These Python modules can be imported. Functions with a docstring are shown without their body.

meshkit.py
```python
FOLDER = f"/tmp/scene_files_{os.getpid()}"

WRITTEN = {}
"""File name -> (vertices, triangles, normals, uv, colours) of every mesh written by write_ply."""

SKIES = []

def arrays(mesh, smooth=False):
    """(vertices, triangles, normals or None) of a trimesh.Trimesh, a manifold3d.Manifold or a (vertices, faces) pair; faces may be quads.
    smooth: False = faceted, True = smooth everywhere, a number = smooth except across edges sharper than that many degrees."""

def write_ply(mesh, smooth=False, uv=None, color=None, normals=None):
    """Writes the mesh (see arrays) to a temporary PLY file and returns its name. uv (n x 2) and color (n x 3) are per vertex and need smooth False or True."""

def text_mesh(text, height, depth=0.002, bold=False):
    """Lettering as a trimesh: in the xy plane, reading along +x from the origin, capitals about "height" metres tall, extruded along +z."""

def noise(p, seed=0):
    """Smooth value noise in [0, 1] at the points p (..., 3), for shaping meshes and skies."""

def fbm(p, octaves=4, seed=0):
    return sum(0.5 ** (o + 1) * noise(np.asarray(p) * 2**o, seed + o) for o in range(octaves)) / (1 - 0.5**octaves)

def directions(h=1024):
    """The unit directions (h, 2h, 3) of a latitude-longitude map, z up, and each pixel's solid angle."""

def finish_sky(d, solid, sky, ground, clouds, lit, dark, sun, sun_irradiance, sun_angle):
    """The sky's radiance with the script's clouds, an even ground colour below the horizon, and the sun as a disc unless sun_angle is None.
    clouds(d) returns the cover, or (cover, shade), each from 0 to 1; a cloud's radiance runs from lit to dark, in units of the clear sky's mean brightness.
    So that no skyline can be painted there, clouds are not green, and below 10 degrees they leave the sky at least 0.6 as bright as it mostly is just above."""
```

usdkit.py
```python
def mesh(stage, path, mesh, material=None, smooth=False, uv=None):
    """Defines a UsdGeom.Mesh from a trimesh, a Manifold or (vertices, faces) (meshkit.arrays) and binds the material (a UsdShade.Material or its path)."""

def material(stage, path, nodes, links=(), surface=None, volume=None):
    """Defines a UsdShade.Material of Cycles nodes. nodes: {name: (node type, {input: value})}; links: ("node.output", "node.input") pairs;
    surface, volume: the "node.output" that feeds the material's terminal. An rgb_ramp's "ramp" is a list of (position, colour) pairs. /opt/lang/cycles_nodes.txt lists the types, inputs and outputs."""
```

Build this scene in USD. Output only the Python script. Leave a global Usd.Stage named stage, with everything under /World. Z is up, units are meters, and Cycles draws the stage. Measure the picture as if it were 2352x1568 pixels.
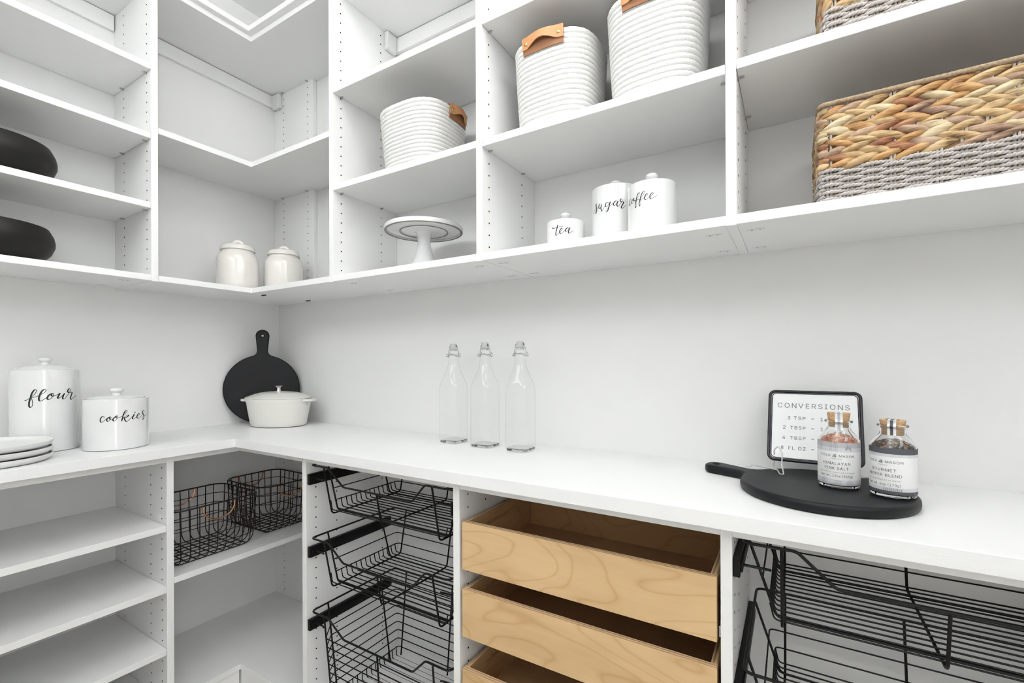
# Walk-in pantry: white shelving over an L-shaped worktop, built part by part in OpenUSD.
import math, random
import numpy as np
import trimesh
import usdkit
import meshkit
from pxr import Gf, Usd, UsdGeom, UsdLux, UsdShade
from shapely.geometry import Polygon, Point, LineString, box as sbox
from shapely.ops import unary_union

random.seed(7)
rng = np.random.default_rng(7)
PI = math.pi
stage = Usd.Stage.CreateInMemory()
UsdGeom.SetStageUpAxis(stage, 'Z')
UsdGeom.SetStageMetersPerUnit(stage, 1.0)
UsdGeom.Xform.Define(stage, '/World')

# ------------------------------------------------------------------ camera
EXPOSURE = -0.20
YAW, PITCH, ROLL, F_PX, PY = 0.54528, 0.00136, -0.00377, 1062.895, 828.909
EYE = np.array([2.06032, -1.28827, 1.17536])
s_, c_ = math.sin(YAW), math.cos(YAW)
r0, f0, u0 = np.array([c_, s_, 0]), np.array([-s_, c_, 0]), np.array([0, 0, 1.0])
fw = f0 * math.cos(PITCH) + u0 * math.sin(PITCH)
up = -f0 * math.sin(PITCH) + u0 * math.cos(PITCH)
R_ = r0 * math.cos(ROLL) + up * math.sin(ROLL)
U_ = up * math.cos(ROLL) - r0 * math.sin(ROLL)
cam = UsdGeom.Camera.Define(stage, '/World/camera')
mat4 = np.eye(4)
mat4[0, :3], mat4[1, :3], mat4[2, :3], mat4[3, :3] = R_, U_, -fw, EYE
cam.AddTransformOp().Set(Gf.Matrix4d(*mat4.ravel().tolist()))
cam.CreateHorizontalApertureAttr(36.0)
cam.CreateVerticalApertureAttr(24.0)
cam.CreateFocalLengthAttr(F_PX / 2352 * 36.0)
cam.CreateVerticalApertureOffsetAttr((PY - 784) / 2352 * 36.0)
cam.CreateClippingRangeAttr(Gf.Vec2f(0.02, 100))
cam.CreateExposureAttr(EXPOSURE)

# ------------------------------------------------------------------ lights
# daylight through unseen high windows and an unseen doorway, set to light the shelving
dome = UsdLux.DomeLight.Define(stage, '/World/daylight')
dome.CreateIntensityAttr(DOME_I := 1.9)
dome.CreateColorAttr(Gf.Vec3f(0.97, 0.985, 1.0))
UNSEEN_PANEL_DOWN, UNSEEN_PANEL_UP = 2.5, 32.0   # unseen hanging panel that lights shelves and ceiling: its lower and its upper face

# ------------------------------------------------------------------ helpers
USED = {}
def numbered(parent, name):
    k = (parent, name)
    n = USED.get(k, 0)
    USED[k] = n + 1
    return f'{parent}/{name}' if n == 0 else f'{parent}/{name}_{n:03d}'

def tag(prim, label=None, cat=None, group=None, kind=None):
    for k, v in (('label', label), ('category', cat), ('group', group), ('kind', kind)):
        if v:
            prim.SetCustomDataByKey(k, v)
    return prim

def thing(name, label, cat, loc=(0, 0, 0), rotz=0.0, group=None):
    x = UsdGeom.Xform.Define(stage, numbered('/World', name))
    x.AddTranslateOp().Set(Gf.Vec3d(*map(float, loc)))
    x.AddRotateZOp().Set(math.degrees(rotz))
    return tag(x.GetPrim(), label, cat, group)

def part(name, mesh, m, parent, smooth=30, label=None, kind=None):
    p = parent if isinstance(parent, str) else str(parent.GetPath())
    g = usdkit.mesh(stage, numbered(p, name), mesh, LOOK[m], smooth=smooth)
    return tag(g.GetPrim(), label, None, None, kind)

def solo(name, mesh, m, label, cat, group=None, kind=None, smooth=30):
    return tag(part(name, mesh, m, '/World', smooth), label, cat, group, kind)

def struct(name, mesh, m, smooth=False):
    return tag(part(name, mesh, m, '/World', smooth), kind='structure')

def dup(root, loc, rotz, label, group=None):
    was = root.GetCustomData()
    base = root.GetName().rstrip('0123456789').rstrip('_')
    r = thing(base, label, was['category'], loc, rotz, group or was.get('group'))
    r.GetReferences().AddInternalReference(root.GetPath())
    r.SetInstanceable(True)
    return r

def cat(*ms):
    V, F, n = [], [], 0
    for m in ms:
        if m is None:
            continue
        v, f = (np.asarray(m.vertices), np.asarray(m.faces)) if hasattr(m, 'vertices') else (np.asarray(m[0], float), np.asarray(m[1], int))
        if f.shape[1] == 4:
            f = np.vstack([f[:, [0, 1, 2]], f[:, [0, 2, 3]]])
        V.append(v); F.append(f + n); n += len(v)
    return np.vstack(V), np.vstack(F)

def move(m, t=(0, 0, 0), rz=0.0, s=None):
    v, f = cat(m)
    v = v * (np.asarray(s) if s is not None else 1.0)
    c, s2 = math.cos(rz), math.sin(rz)
    v = np.stack([v[:, 0] * c - v[:, 1] * s2, v[:, 0] * s2 + v[:, 1] * c, v[:, 2]], 1) + np.asarray(t, float)
    return v, f

def xform(m, X, Y, Z, O):
    """Places a mesh built in (x, y, z) along the axes X, Y, Z at O."""
    v, f = cat(m)
    return v @ np.array([X, Y, Z], float) + np.asarray(O, float), f

def box(x0, x1, y0, y1, z0, z1, b=0.0008):
    """A box whose edges carry a small chamfer."""
    if b <= 0 or min(x1 - x0, y1 - y0, z1 - z0) < 2.5 * b:
        m = trimesh.creation.box((x1 - x0, y1 - y0, z1 - z0))
        m.apply_translation(((x0 + x1) / 2, (y0 + y1) / 2, (z0 + z1) / 2))
        return np.array(m.vertices), np.array(m.faces)
    pts = []
    for sx in (0, 1):
        for sy in (0, 1):
            for sz in (0, 1):
                c = np.array([(x0, x1)[sx], (y0, y1)[sy], (z0, z1)[sz]])
                d = np.array([b if sx == 0 else -b, b if sy == 0 else -b, b if sz == 0 else -b])
                for k in range(3):
                    q = c + d
                    q[k] = c[k]
                    pts.append(q)
    h = trimesh.convex.convex_hull(np.array(pts))
    return np.array(h.vertices), np.array(h.faces)

def prism(poly, z0, z1):
    m = trimesh.creation.extrude_polygon(poly, z1 - z0, engine='earcut')
    m.apply_translation((0, 0, z0))
    return np.array(m.vertices), np.array(m.faces)

def bevel_prism(outer, z0, z1, r, holes=(), n=4, caps=True):
    """Extrudes a closed outline with rounded top and bottom edges."""
    def ring_loft(P, inward):
        P = np.asarray(P, float)
        T = np.roll(P, -1, 0) - np.roll(P, 1, 0)
        T /= np.linalg.norm(T, axis=1)[:, None]
        Nn = np.stack([-T[:, 1], T[:, 0]], 1) * inward
        rows = []
        for k in range(n + 1):
            a = k / n * PI / 2
            rows.append((r * (1 - math.sin(a)), z0 + r * (1 - math.cos(a))))
        rows += [(d, z1 - (z - z0)) for d, z in rows[::-1]]
        V = np.vstack([np.column_stack([P + Nn * d, np.full(len(P), z)]) for d, z in rows])
        N, F = len(P), []
        for k in range(len(rows) - 1):
            i = np.arange(N)
            j = (i + 1) % N
            F.append(np.stack([k * N + i, k * N + j, (k + 1) * N + j, (k + 1) * N + i], 1))
        F = np.vstack(F)
        return V, (F if inward > 0 else F[:, ::-1]), P + Nn * rows[0][0]
    def ccw(P):
        P = np.asarray(P, float)
        a = np.sum(P[:, 0] * np.roll(P[:, 1], -1) - P[:, 1] * np.roll(P[:, 0], -1))
        return P if a > 0 else P[::-1]
    V, F, rim = ring_loft(ccw(outer), 1)
    out, hr = [(V, F)], []
    for hpts in holes:
        hv, hf, hrim = ring_loft(ccw(hpts), -1)
        out.append((hv, hf)); hr.append(hrim)
    if caps:
        v2, f2 = trimesh.creation.triangulate_polygon(Polygon(rim, hr), engine='earcut')
        v2 = np.asarray(v2)
        a = np.cross(np.append(v2[f2[0, 1]] - v2[f2[0, 0]], 0), np.append(v2[f2[0, 2]] - v2[f2[0, 0]], 0))[2]
        if a < 0:
            f2 = f2[:, ::-1]
        out.append((np.column_stack([v2, np.full(len(v2), z1)]), f2))
        out.append((np.column_stack([v2, np.full(len(v2), z0)]), f2[:, ::-1]))
    v, f = cat(*out)
    m = trimesh.Trimesh(v, f, process=False)
    m.merge_vertices(digits_vertex=7)
    return np.array(m.vertices), np.array(m.faces)

def lathe(profile, n=64, a=1.0, b=1.0):
    """Revolves (r, z) pairs; a, b stretch it to an oval."""
    P = np.asarray(profile, float)
    th = np.linspace(0, 2 * PI, n, endpoint=False)
    V = np.vstack([np.column_stack([r * np.cos(th) * a, r * np.sin(th) * b, np.full(n, z)]) for r, z in P])
    F, i = [], np.arange(n)
    j = (i + 1) % n
    for k in range(len(P) - 1):
        F.append(np.stack([k * n + i, k * n + j, (k + 1) * n + j, (k + 1) * n + i], 1))
    m = trimesh.Trimesh(V, np.vstack([np.vstack(F)[:, [0, 1, 2]], np.vstack(F)[:, [0, 2, 3]]]), process=False)
    m.merge_vertices(digits_vertex=7)
    m.update_faces(m.nondegenerate_faces())
    return np.array(m.vertices), np.array(m.faces)

def curve(pts, per=10, closed=False):
    """Catmull-Rom through the points."""
    P = np.asarray(pts, float)
    if closed:
        Q = np.vstack([P[-1:], P, P[:2]])
    else:
        Q = np.vstack([2 * P[0] - P[1], P, 2 * P[-1] - P[-2]])
    out = []
    t = np.linspace(0, 1, per, endpoint=False)[:, None]
    for k in range(1, len(Q) - 2):
        a, b, c, d = Q[k - 1], Q[k], Q[k + 1], Q[k + 2]
        out.append(0.5 * (2 * b + (c - a) * t + (2 * a - 5 * b + 4 * c - d) * t ** 2 + (3 * b - a - 3 * c + d) * t ** 3))
    out = np.vstack(out)
    return out if closed else np.vstack([out, P[-1:]])

def bend(pts, r, n=5, closed=False):
    """A polyline whose corners are rounded with radius r, as bent wire is."""
    P = np.asarray(pts, float)
    N, out = len(P), []
    for k in range(N):
        if not closed and k in (0, N - 1):
            out.append(P[k][None]); continue
        a, b, c = P[k - 1], P[k], P[(k + 1) % N]
        u, v = a - b, c - b
        lu, lv = np.linalg.norm(u), np.linalg.norm(v)
        u, v = u / lu, v / lv
        ang = math.acos(max(-1, min(1, float(u @ v))))
        if ang > PI - 0.02:
            out.append(b[None]); continue
        d = min(r / math.tan(ang / 2), 0.45 * lu, 0.45 * lv)
        p, q = b + u * d, b + v * d
        t = np.linspace(0, 1, n)[:, None]
        out.append((1 - t) ** 2 * p + 2 * t * (1 - t) * b + t ** 2 * q)
    return np.vstack(out)

def tube(P, r, n=8, closed=False, flat=None):
    """A round wire along the points; r may vary along it."""
    P = np.asarray(P, float)
    N = len(P)
    T = (np.roll(P, -1, 0) - np.roll(P, 1, 0)) if closed else np.gradient(P, axis=0)
    T /= np.maximum(np.linalg.norm(T, axis=1), 1e-12)[:, None]
    ref = np.array([0, 0, 1.0]) if abs(T[0][2]) < 0.9 else np.array([1.0, 0, 0])
    A = np.zeros_like(P)
    a = np.cross(T[0], ref); a /= np.linalg.norm(a)
    for k in range(N):
        a = a - T[k] * (a @ T[k]); a /= max(np.linalg.norm(a), 1e-12)
        A[k] = a
    B = np.cross(T, A)
    rr = np.broadcast_to(np.asarray(r, float), (N,))[:, None]
    th = np.linspace(0, 2 * PI, n, endpoint=False)
    V = np.stack([P + rr * (math.cos(x) * A + math.sin(x) * B * (flat or 1.0)) for x in th], 1).reshape(-1, 3)
    F, i = [], np.arange(n)
    j = (i + 1) % n
    for k in range(N if closed else N - 1):
        k2 = (k + 1) % N
        F.append(np.stack([k * n + i, k * n + j, k2 * n + j, k2 * n + i], 1))
    F = np.vstack(F)
    F = np.vstack([F[:, [0, 1, 2]], F[:, [0, 2, 3]]])
    if not closed:
        V = np.vstack([V, P[:1], P[-1:]])
        e = (N - 1) * n
        F = np.vstack([F, np.stack([np.full(n, N * n), j, i], 1), np.stack([np.full(n, N * n + 1), e + i, e + j], 1)])
    return V, F

def dot(c, normal, r=0.0023, h=0.0004, n=8, depth=0):
    """A small round disc lying on a panel."""
    Z = np.asarray(normal, float)
    X = np.cross(Z, [0, 0, 1.0] if abs(Z[2]) < 0.9 else [1.0, 0, 0]); X /= np.linalg.norm(X)
    return xform(lathe([(0, h), (r, h), (r, 0)], n), X, np.cross(Z, X), Z, c)

def band(path_fn, s0, s1, z0, z1, off, th=0.0, n=24, nz=1):
    """A sheet on a curved wall: path_fn(s, z, off) gives a point."""
    S, Zs = np.linspace(s0, s1, n + 1), np.linspace(z0, z1, nz + 1)
    def grid(o):
        return np.array([path_fn(a, z, o) for z in Zs for a in S])
    def quads(base, flip):
        q = []
        for k in range(nz):
            for i in range(n):
                a = base + k * (n + 1) + i
                q.append((a, a + 1, a + n + 2, a + n + 1) if not flip else (a, a + n + 1, a + n + 2, a + 1))
        return q
    if th <= 0:
        return grid(off), np.array(quads(0, False))
    V = np.vstack([grid(off + th), grid(off)])
    m = (n + 1) * (nz + 1)
    F = quads(0, False) + quads(m, True)
    edge = [i for i in range(n + 1)] + [k * (n + 1) + n for k in range(1, nz + 1)] + [nz * (n + 1) + i for i in range(n - 1, -1, -1)] + [k * (n + 1) for k in range(nz - 1, 0, -1)]
    for a, b in zip(edge, edge[1:] + edge[:1]):
        F.append((b, a, a + m, b + m))
    return V, np.array(F)

def rounded_rect(w, h, r, n=6):
    P = []
    for cx, cy, a0 in ((w / 2 - r, h / 2 - r, 0), (-w / 2 + r, h / 2 - r, PI / 2), (-w / 2 + r, -h / 2 + r, PI), (w / 2 - r, -h / 2 + r, 1.5 * PI)):
        for k in range(n + 1):
            a = a0 + k / n * PI / 2
            P.append((cx + r * math.cos(a), cy + r * math.sin(a)))
    return np.array(P)

# ------------------------------------------------------------------ materials
LOOK = {}
def mat(name, nodes, links=(), surface='p.BSDF'):
    LOOK[name] = usdkit.material(stage, f'/World/Looks/{name}', nodes, links, surface=surface)

def plain(name, col, rough=0.5, **kw):
    mat(name, {'p': ('principled_bsdf', dict(base_color=col, roughness=rough, **kw))})

def bumpy(name, col, rough, scale, strength, dist=0.001, stretch=(1, 1, 1), col2=None, detail=3, **kw):
    nodes = {'t': ('texture_coordinate', {}), 'm': ('mapping', {'scale': stretch}), 'n': ('noise_texture', {'scale': scale, 'detail': detail}),
             'b': ('bump', {'strength': strength, 'distance': dist}), 'p': ('principled_bsdf', dict(base_color=col, roughness=rough, **kw))}
    links = [('t.object', 'm.vector'), ('m.vector', 'n.vector'), ('n.fac', 'b.height'), ('b.normal', 'p.normal')]
    if col2:
        nodes['r'] = ('rgb_ramp', {'ramp': [(0.35, col), (0.65, col2)]})
        links += [('n.fac', 'r.fac'), ('r.color', 'p.base_color')]
    mat(name, nodes, links)

bumpy('white_melamine', (.88, .88, .875), .42, 60, .12, .0006, (1, 1, 12))
bumpy('white_worktop', (.865, .867, .872), .40, 55, .35, .0006, (1.2, 1.2, 14))
bumpy('wall_paint', (.828, .827, .82), .7, 250, .06, .0004)
bumpy('ceiling_paint', (.90, .90, .89), .8, 200, .05, .0004)
bumpy('floor_wood', (.56, .52, .46), .45, 8, .1, .001, (1, 9, 1), (.62, .58, .52))
plain('stamp_ink', (.27, .145, .07), .7)
plain('hole_dark', (.012, .012, .012), .8)  # black discs standing in for the shade inside small holes
plain('nickel', (.55, .54, .52), .32, metallic=1.0)
plain('steel', (.72, .71, .69), .2, metallic=1.0)
plain('white_plastic', (.80, .80, .79), .4)
plain('ceramic_white', (.775, .778, .782), .12, coat_weight=.4, coat_roughness=.05)
plain('ceramic_cream', (.76, .737, .70), .14, coat_weight=.5, coat_roughness=.05)
plain('ceramic_grey_rim', (.20, .18, .15), .4)
plain('stoneware_white', (.78, .78, .77), .35)
plain('enamel_cream', (.74, .73, .69), .28, coat_weight=.3, coat_roughness=.12)
plain('ink_black', (.012, .012, .012), .5)
plain('ink_grey', (.20, .205, .22), .5)
plain('ink_soft', (.10, .10, .105), .6)
plain('black_wire', (.006, .0058, .0056), .42, specular_ior_level=.28)
plain('black_rail', (.006, .006, .006), .45, specular_ior_level=.25)
plain('copper', (.80, .36, .20), .25, metallic=1.0)
plain('brass', (.62, .46, .20), .3, metallic=1.0)
plain('dark_bronze', (.022, .016, .013), .42, specular_ior_level=.35)
bumpy('black_wood', (.0045, .005, .0066), .46, 30, .10, .0005, (1, 1, 1), specular_ior_level=.26)
bumpy('black_bowl_wood', (.009, .0085, .008), .46, 70, .2, .0008, (1, 1, .4), specular_ior_level=.3)
bumpy('cotton_rope', (.755, .752, .735), .9, 300, .9, .0016, (1, 1, 1))
bumpy('tan_leather', (.52, .255, .108), .55, 180, .2, .0006, (1, 1, 1), (.45, .21, .085))
bumpy('brown_leather', (.27, .115, .048), .6, 180, .2, .0006, (1, 1, 1))
bumpy('cork', (.46, .27, .135), .85, 420, .5, .001, (1, 1, 1), (.66, .45, .26))
bumpy('label_paper', (.80, .80, .80), .55, 300, .02, .0002)
plain('label_grey', (.46, .465, .49), .55)
plain('label_pale_grey', (.62, .625, .65), .55)
plain('label_charcoal', (.075, .078, .09), .5)
plain('sign_enamel', (.82, .83, .84), .16, coat_weight=.25, coat_roughness=.06)
plain('sign_frame_metal', (.030, .027, .034), .28, metallic=.5)
plain('rubber_white', (.55, .55, .55), .5)
mat('clear_glass', {'p': ('principled_bsdf', {'base_color': (.99, .995, .993), 'roughness': 0.0, 'ior': 1.47, 'transmission_weight': 1.0})})
SHEEN = {'lw': ('layer_weight', {'blend': .5}), 'f': ('rgb_ramp', {'ramp': [(0, (.035,) * 3), (.6, (.05,) * 3), (.8, (.12,) * 3), (.92, (.32,) * 3), (1, (.75,) * 3)]}), 'x': ('mix_closure', {})}
mat('thin_glass', {**SHEEN, 'r': ('rgb_ramp', {'ramp': [(0, (.994, .996, .995)), (.6, (.980, .984, .982)), (.85, (.87, .885, .88)), (1, (.52, .54, .535))]}),
    't': ('transparent_bsdf', {}), 'g': ('glossy_bsdf', {'color': (1, 1, 1), 'roughness': .012})},
    [('lw.facing', 'r.fac'), ('lw.facing', 'f.fac'), ('r.color', 't.color'), ('f.color', 'x.fac'), ('t.BSDF', 'x.closure1'), ('g.BSDF', 'x.closure2')], surface='x.closure')
mat('unseen_window_glass', {**SHEEN, 't': ('transparent_bsdf', {'color': (.98, .99, .985)}), 'g': ('glossy_bsdf', {'roughness': .01})},
    [('lw.facing', 'f.fac'), ('f.color', 'x.fac'), ('t.BSDF', 'x.closure1'), ('g.BSDF', 'x.closure2')], surface='x.closure')
plain('clear_acrylic', (.82, .83, .83), .12, transmission_weight=.45, coat_weight=.5)
plain('salt_filling', (.62, .22, .13), .5)
plain('pepper_filling', (.05, .03, .022), .7)
for k, c in enumerate(((.80, .30, .17), (.86, .42, .28), (.72, .22, .12), (.88, .55, .42))):
    plain(f'salt_crystal_{"abcd"[k]}', c, .25, subsurface_weight=.3, subsurface_scale=.003, subsurface_radius=(1, .5, .3))
for k, c in enumerate(((.030, .022, .018), (.36, .27, .12), (.30, .035, .045), (.055, .04, .03))):
    bumpy(f'peppercorn_{"abcd"[k]}', c, .5, 900, .4, .0005)
for nm, st in (('unseen_lamp_diffuser', UNSEEN_PANEL_DOWN), ('unseen_lamp_uplight', UNSEEN_PANEL_UP)):
    mat(nm, {'p': ('principled_bsdf', {'base_color': (.9, .9, .9), 'emission_color': (1.0, .982, .955), 'emission_strength': st})})

# birch plywood: contour grain on the faces, veneer layers on the upper edges
def birch(name, axis, seed, c1=(.69, .485, .265), c2=(.585, .375, .18)):
    lay = {'x': 'sx.x', 'y': 'sx.y'}[axis]
    sc = (2.1, 2.1, 7.0)
    mat(name, {
        't': ('texture_coordinate', {}), 'm': ('mapping', {'scale': sc, 'location': (seed * 1.37, seed * 0.61, seed * 2.11)}),
        'n': ('noise_texture', {'scale': 1.15, 'detail': 1.2, 'distortion': .5}),
        'k': ('math', {'math_type': 'multiply', 'value2': 25.0}), 'fr': ('math', {'math_type': 'pingpong', 'value2': 1.0}),
        'pw': ('math', {'math_type': 'power', 'value2': 8.0}),
        'm2': ('mapping', {'scale': (9, 9, 260)}), 'n2': ('noise_texture', {'scale': 1.0, 'detail': 4}),
        'gr': ('math', {'math_type': 'multiply_add', 'value2': .5, 'value3': -.17}),
        'sum': ('math', {'math_type': 'add', 'use_clamp': True}),
        'r': ('rgb_ramp', {'ramp': [(0, c1), (1, c2)]}),
        'n3': ('noise_texture', {'scale': 2.3, 'detail': 2}), 'r3': ('rgb_ramp', {'ramp': [(.3, (1.06, 1.05, 1.03)), (.7, (.90, .87, .82))]}),
        'mul': ('mix', {'mix_type': 'multiply', 'fac': 1.0}),
        'sx': ('separate_xyz', {}), 'lk': ('math', {'math_type': 'multiply', 'value2': 1 / .0034}), 'lp': ('math', {'math_type': 'pingpong', 'value2': 1.0}),
        'lr': ('rgb_ramp', {'ramp': [(0.2, (.70, .51, .31)), (.6, (.52, .34, .18)), (.85, (.36, .21, .10))]}),
        'g': ('geometry', {}), 'sn': ('separate_xyz', {}), 'gt': ('math', {'math_type': 'greater_than', 'value2': .5}),
        'fin': ('mix', {'mix_type': 'mix'}), 'p': ('principled_bsdf', {'roughness': .42})},
        [('t.object', 'm.vector'), ('m.vector', 'n.vector'), ('n.fac', 'k.value1'), ('k.value', 'fr.value1'), ('fr.value', 'pw.value1'),
         ('t.object', 'm2.vector'), ('m2.vector', 'n2.vector'), ('n2.fac', 'gr.value1'), ('pw.value', 'sum.value1'), ('gr.value', 'sum.value2'),
         ('sum.value', 'r.fac'), ('m.vector', 'n3.vector'), ('n3.fac', 'r3.fac'), ('r.color', 'mul.color1'), ('r3.color', 'mul.color2'),
         ('t.object', 'sx.vector'), (lay, 'lk.value1'), ('lk.value', 'lp.value1'), ('lp.value', 'lr.fac'),
         ('g.normal', 'sn.vector'), ('sn.z', 'gt.value1'), ('gt.value', 'fin.fac'), ('mul.color', 'fin.color1'), ('lr.color', 'fin.color2'), ('fin.color', 'p.base_color')])
for k in range(3):
    birch(f'birch_front_{"abc"[k]}', 'y', k + 1)
birch('birch_side', 'x', 5, (.58, .37, .19), (.50, .30, .14))
birch('birch_back', 'y', 6, (.56, .35, .175), (.48, .28, .12))
bumpy('birch_base', (.50, .31, .155), .5, 40, .05, .0004, (1, 6, 1), (.45, .27, .13))

# water hyacinth strands: fibres along the strand, tone by strand
def hyacinth(name, c1, c2, c3):
    mat(name, {'t': ('texture_coordinate', {}), 'm': ('mapping', {'scale': (30, 30, 420)}), 'n': ('noise_texture', {'scale': 1.0, 'detail': 4}),
               'n2': ('noise_texture', {'scale': 38, 'detail': 2}), 'r': ('rgb_ramp', {'ramp': [(.36, c1), (.48, c2), (.62, c3)]}),
               'mx': ('mix', {'mix_type': 'mix', 'fac': .5}), 'b': ('bump', {'strength': .6, 'distance': .0012}), 'p': ('principled_bsdf', {'roughness': .55})},
        [('t.object', 'm.vector'), ('m.vector', 'n.vector'), ('t.object', 'n2.vector'), ('n.fac', 'mx.color1'), ('n2.fac', 'mx.color2'), ('mx.color', 'r.fac'),
         ('r.color', 'p.base_color'), ('n.fac', 'b.height'), ('b.normal', 'p.normal')])
hyacinth('hyacinth_straw', (.20, .115, .045), (.46, .305, .145), (.60, .44, .24))
hyacinth('hyacinth_pale', (.26, .175, .085), (.53, .405, .24), (.66, .555, .37))
hyacinth('hyacinth_gold', (.19, .085, .028), (.43, .225, .08), (.55, .345, .15))
hyacinth('hyacinth_rust', (.12, .042, .018), (.29, .115, .05), (.42, .22, .11))
hyacinth('hyacinth_mauve', (.15, .085, .055), (.35, .22, .145), (.48, .345, .235))
HY = ['hyacinth_straw', 'hyacinth_pale', 'hyacinth_gold', 'hyacinth_rust', 'hyacinth_mauve']
HYW = [.40, .22, .16, .07, .15]
bumpy('paper_cord', (.56, .525, .50), .8, 500, .4, .0008, (1, 1, 1), (.47, .43, .41))
bumpy('basket_lining_dark', (.30, .20, .11), .9, 200, .4, .001)  # dark tan lining behind the strands, seen through their gaps
bumpy('wrapped_rim', (.25, .175, .11), .7, 240, .4, .001, (1, 1, 1), (.40, .295, .19))

# ------------------------------------------------------------------ the room
RX, RY, RZ = 2.95, -2.05, 2.7374  # right and front walls are out of view, set where their openings light shelves
T = .0193                                   # board thickness
WZ0, WZ1 = 1.96, 2.68                       # unseen high windows, out of view, placed to light the upper shelves
WX0, WX1, WY0, WY1 = .20, 2.00, -1.92, -.30
DY0, DY1, DZ = -1.98, -1.50, 1.84            # unseen doorway in the right wall, placed to light the left base units
struct('floor', box(-.1, RX + 2.2, RY - .1, .1, -.05, 0, 0), 'floor_wood')
struct('ceiling', box(-.1, RX + .1, RY - .1, .1, RZ, RZ + .06, 0), 'ceiling_paint')
struct('wall_left', box(-.1, 0, RY - .1, .1, 0, RZ, 0), 'wall_paint')
struct('wall_back', box(0, RX + .1, 0, .1, 0, RZ, 0), 'wall_paint')
struct('wall_right', cat(box(RX, RX + .1, RY - .1, DY0, 0, WZ0, 0), box(RX, RX + .1, DY1, 0, 0, WZ0, 0), box(RX, RX + .1, DY0, DY1, DZ, WZ0, 0), box(RX, RX + .1, RY - .1, 0, WZ1, RZ, 0), box(RX, RX + .1, RY - .1, WY0, WZ0, WZ1, 0), box(RX, RX + .1, WY1, 0, WZ0, WZ1, 0)), 'wall_paint')
struct('wall_front', cat(box(0, RX, RY - .1, RY, 0, WZ0, 0), box(0, RX, RY - .1, RY, WZ1, RZ, 0), box(0, WX0, RY - .1, RY, WZ0, WZ1, 0), box(WX1, RX, RY - .1, RY, WZ0, WZ1, 0)), 'wall_paint')
def window(n, X, O, w, h):
    """An unseen glazed opening that lights the shelves, lying along X from the corner O."""
    X = np.array(X, float); Nn = np.cross(X, (0, 0, 1.0))
    f = struct(f'window_{n}', xform(cat(box(0, w, -.06, 0, -.0, .035), box(0, w, -.06, 0, h - .035, h), box(0, .035, -.06, 0, .035, h - .035), box(w - .035, w, -.06, 0, .035, h - .035), box(w / 2 - .015, w / 2 + .015, -.05, -.01, .035, h - .035)), X, -Nn, (0, 0, 1), O), 'white_melamine')
    part('pane', xform(box(.035, w - .035, -.033, -.029, .035, h - .035, 0), X, -Nn, (0, 0, 1), O), 'unseen_window_glass', f, False)
window(1, (1, 0, 0), (WX0, RY, WZ0), WX1 - WX0, WZ1 - WZ0)
window(2, (0, 1, 0), (RX + .06, WY0, WZ0), WY1 - WY0, WZ1 - WZ0)
dr = struct('unseen_door_1', box(RX + .102, RX + .102 + DY1 - DY0, DY0 - .033, DY0 + .002, .008, DZ, .002), 'white_melamine')  # unseen door leaf, swung open so the doorway lights the lower shelves
part('unseen_door_handle', tube(bend([(RX + .98, DY0 + .002, .98), (RX + .98, DY0 + .045, .98), (RX + .87, DY0 + .045, .98)], .012), .009, 10), 'nickel', dr)
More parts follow.
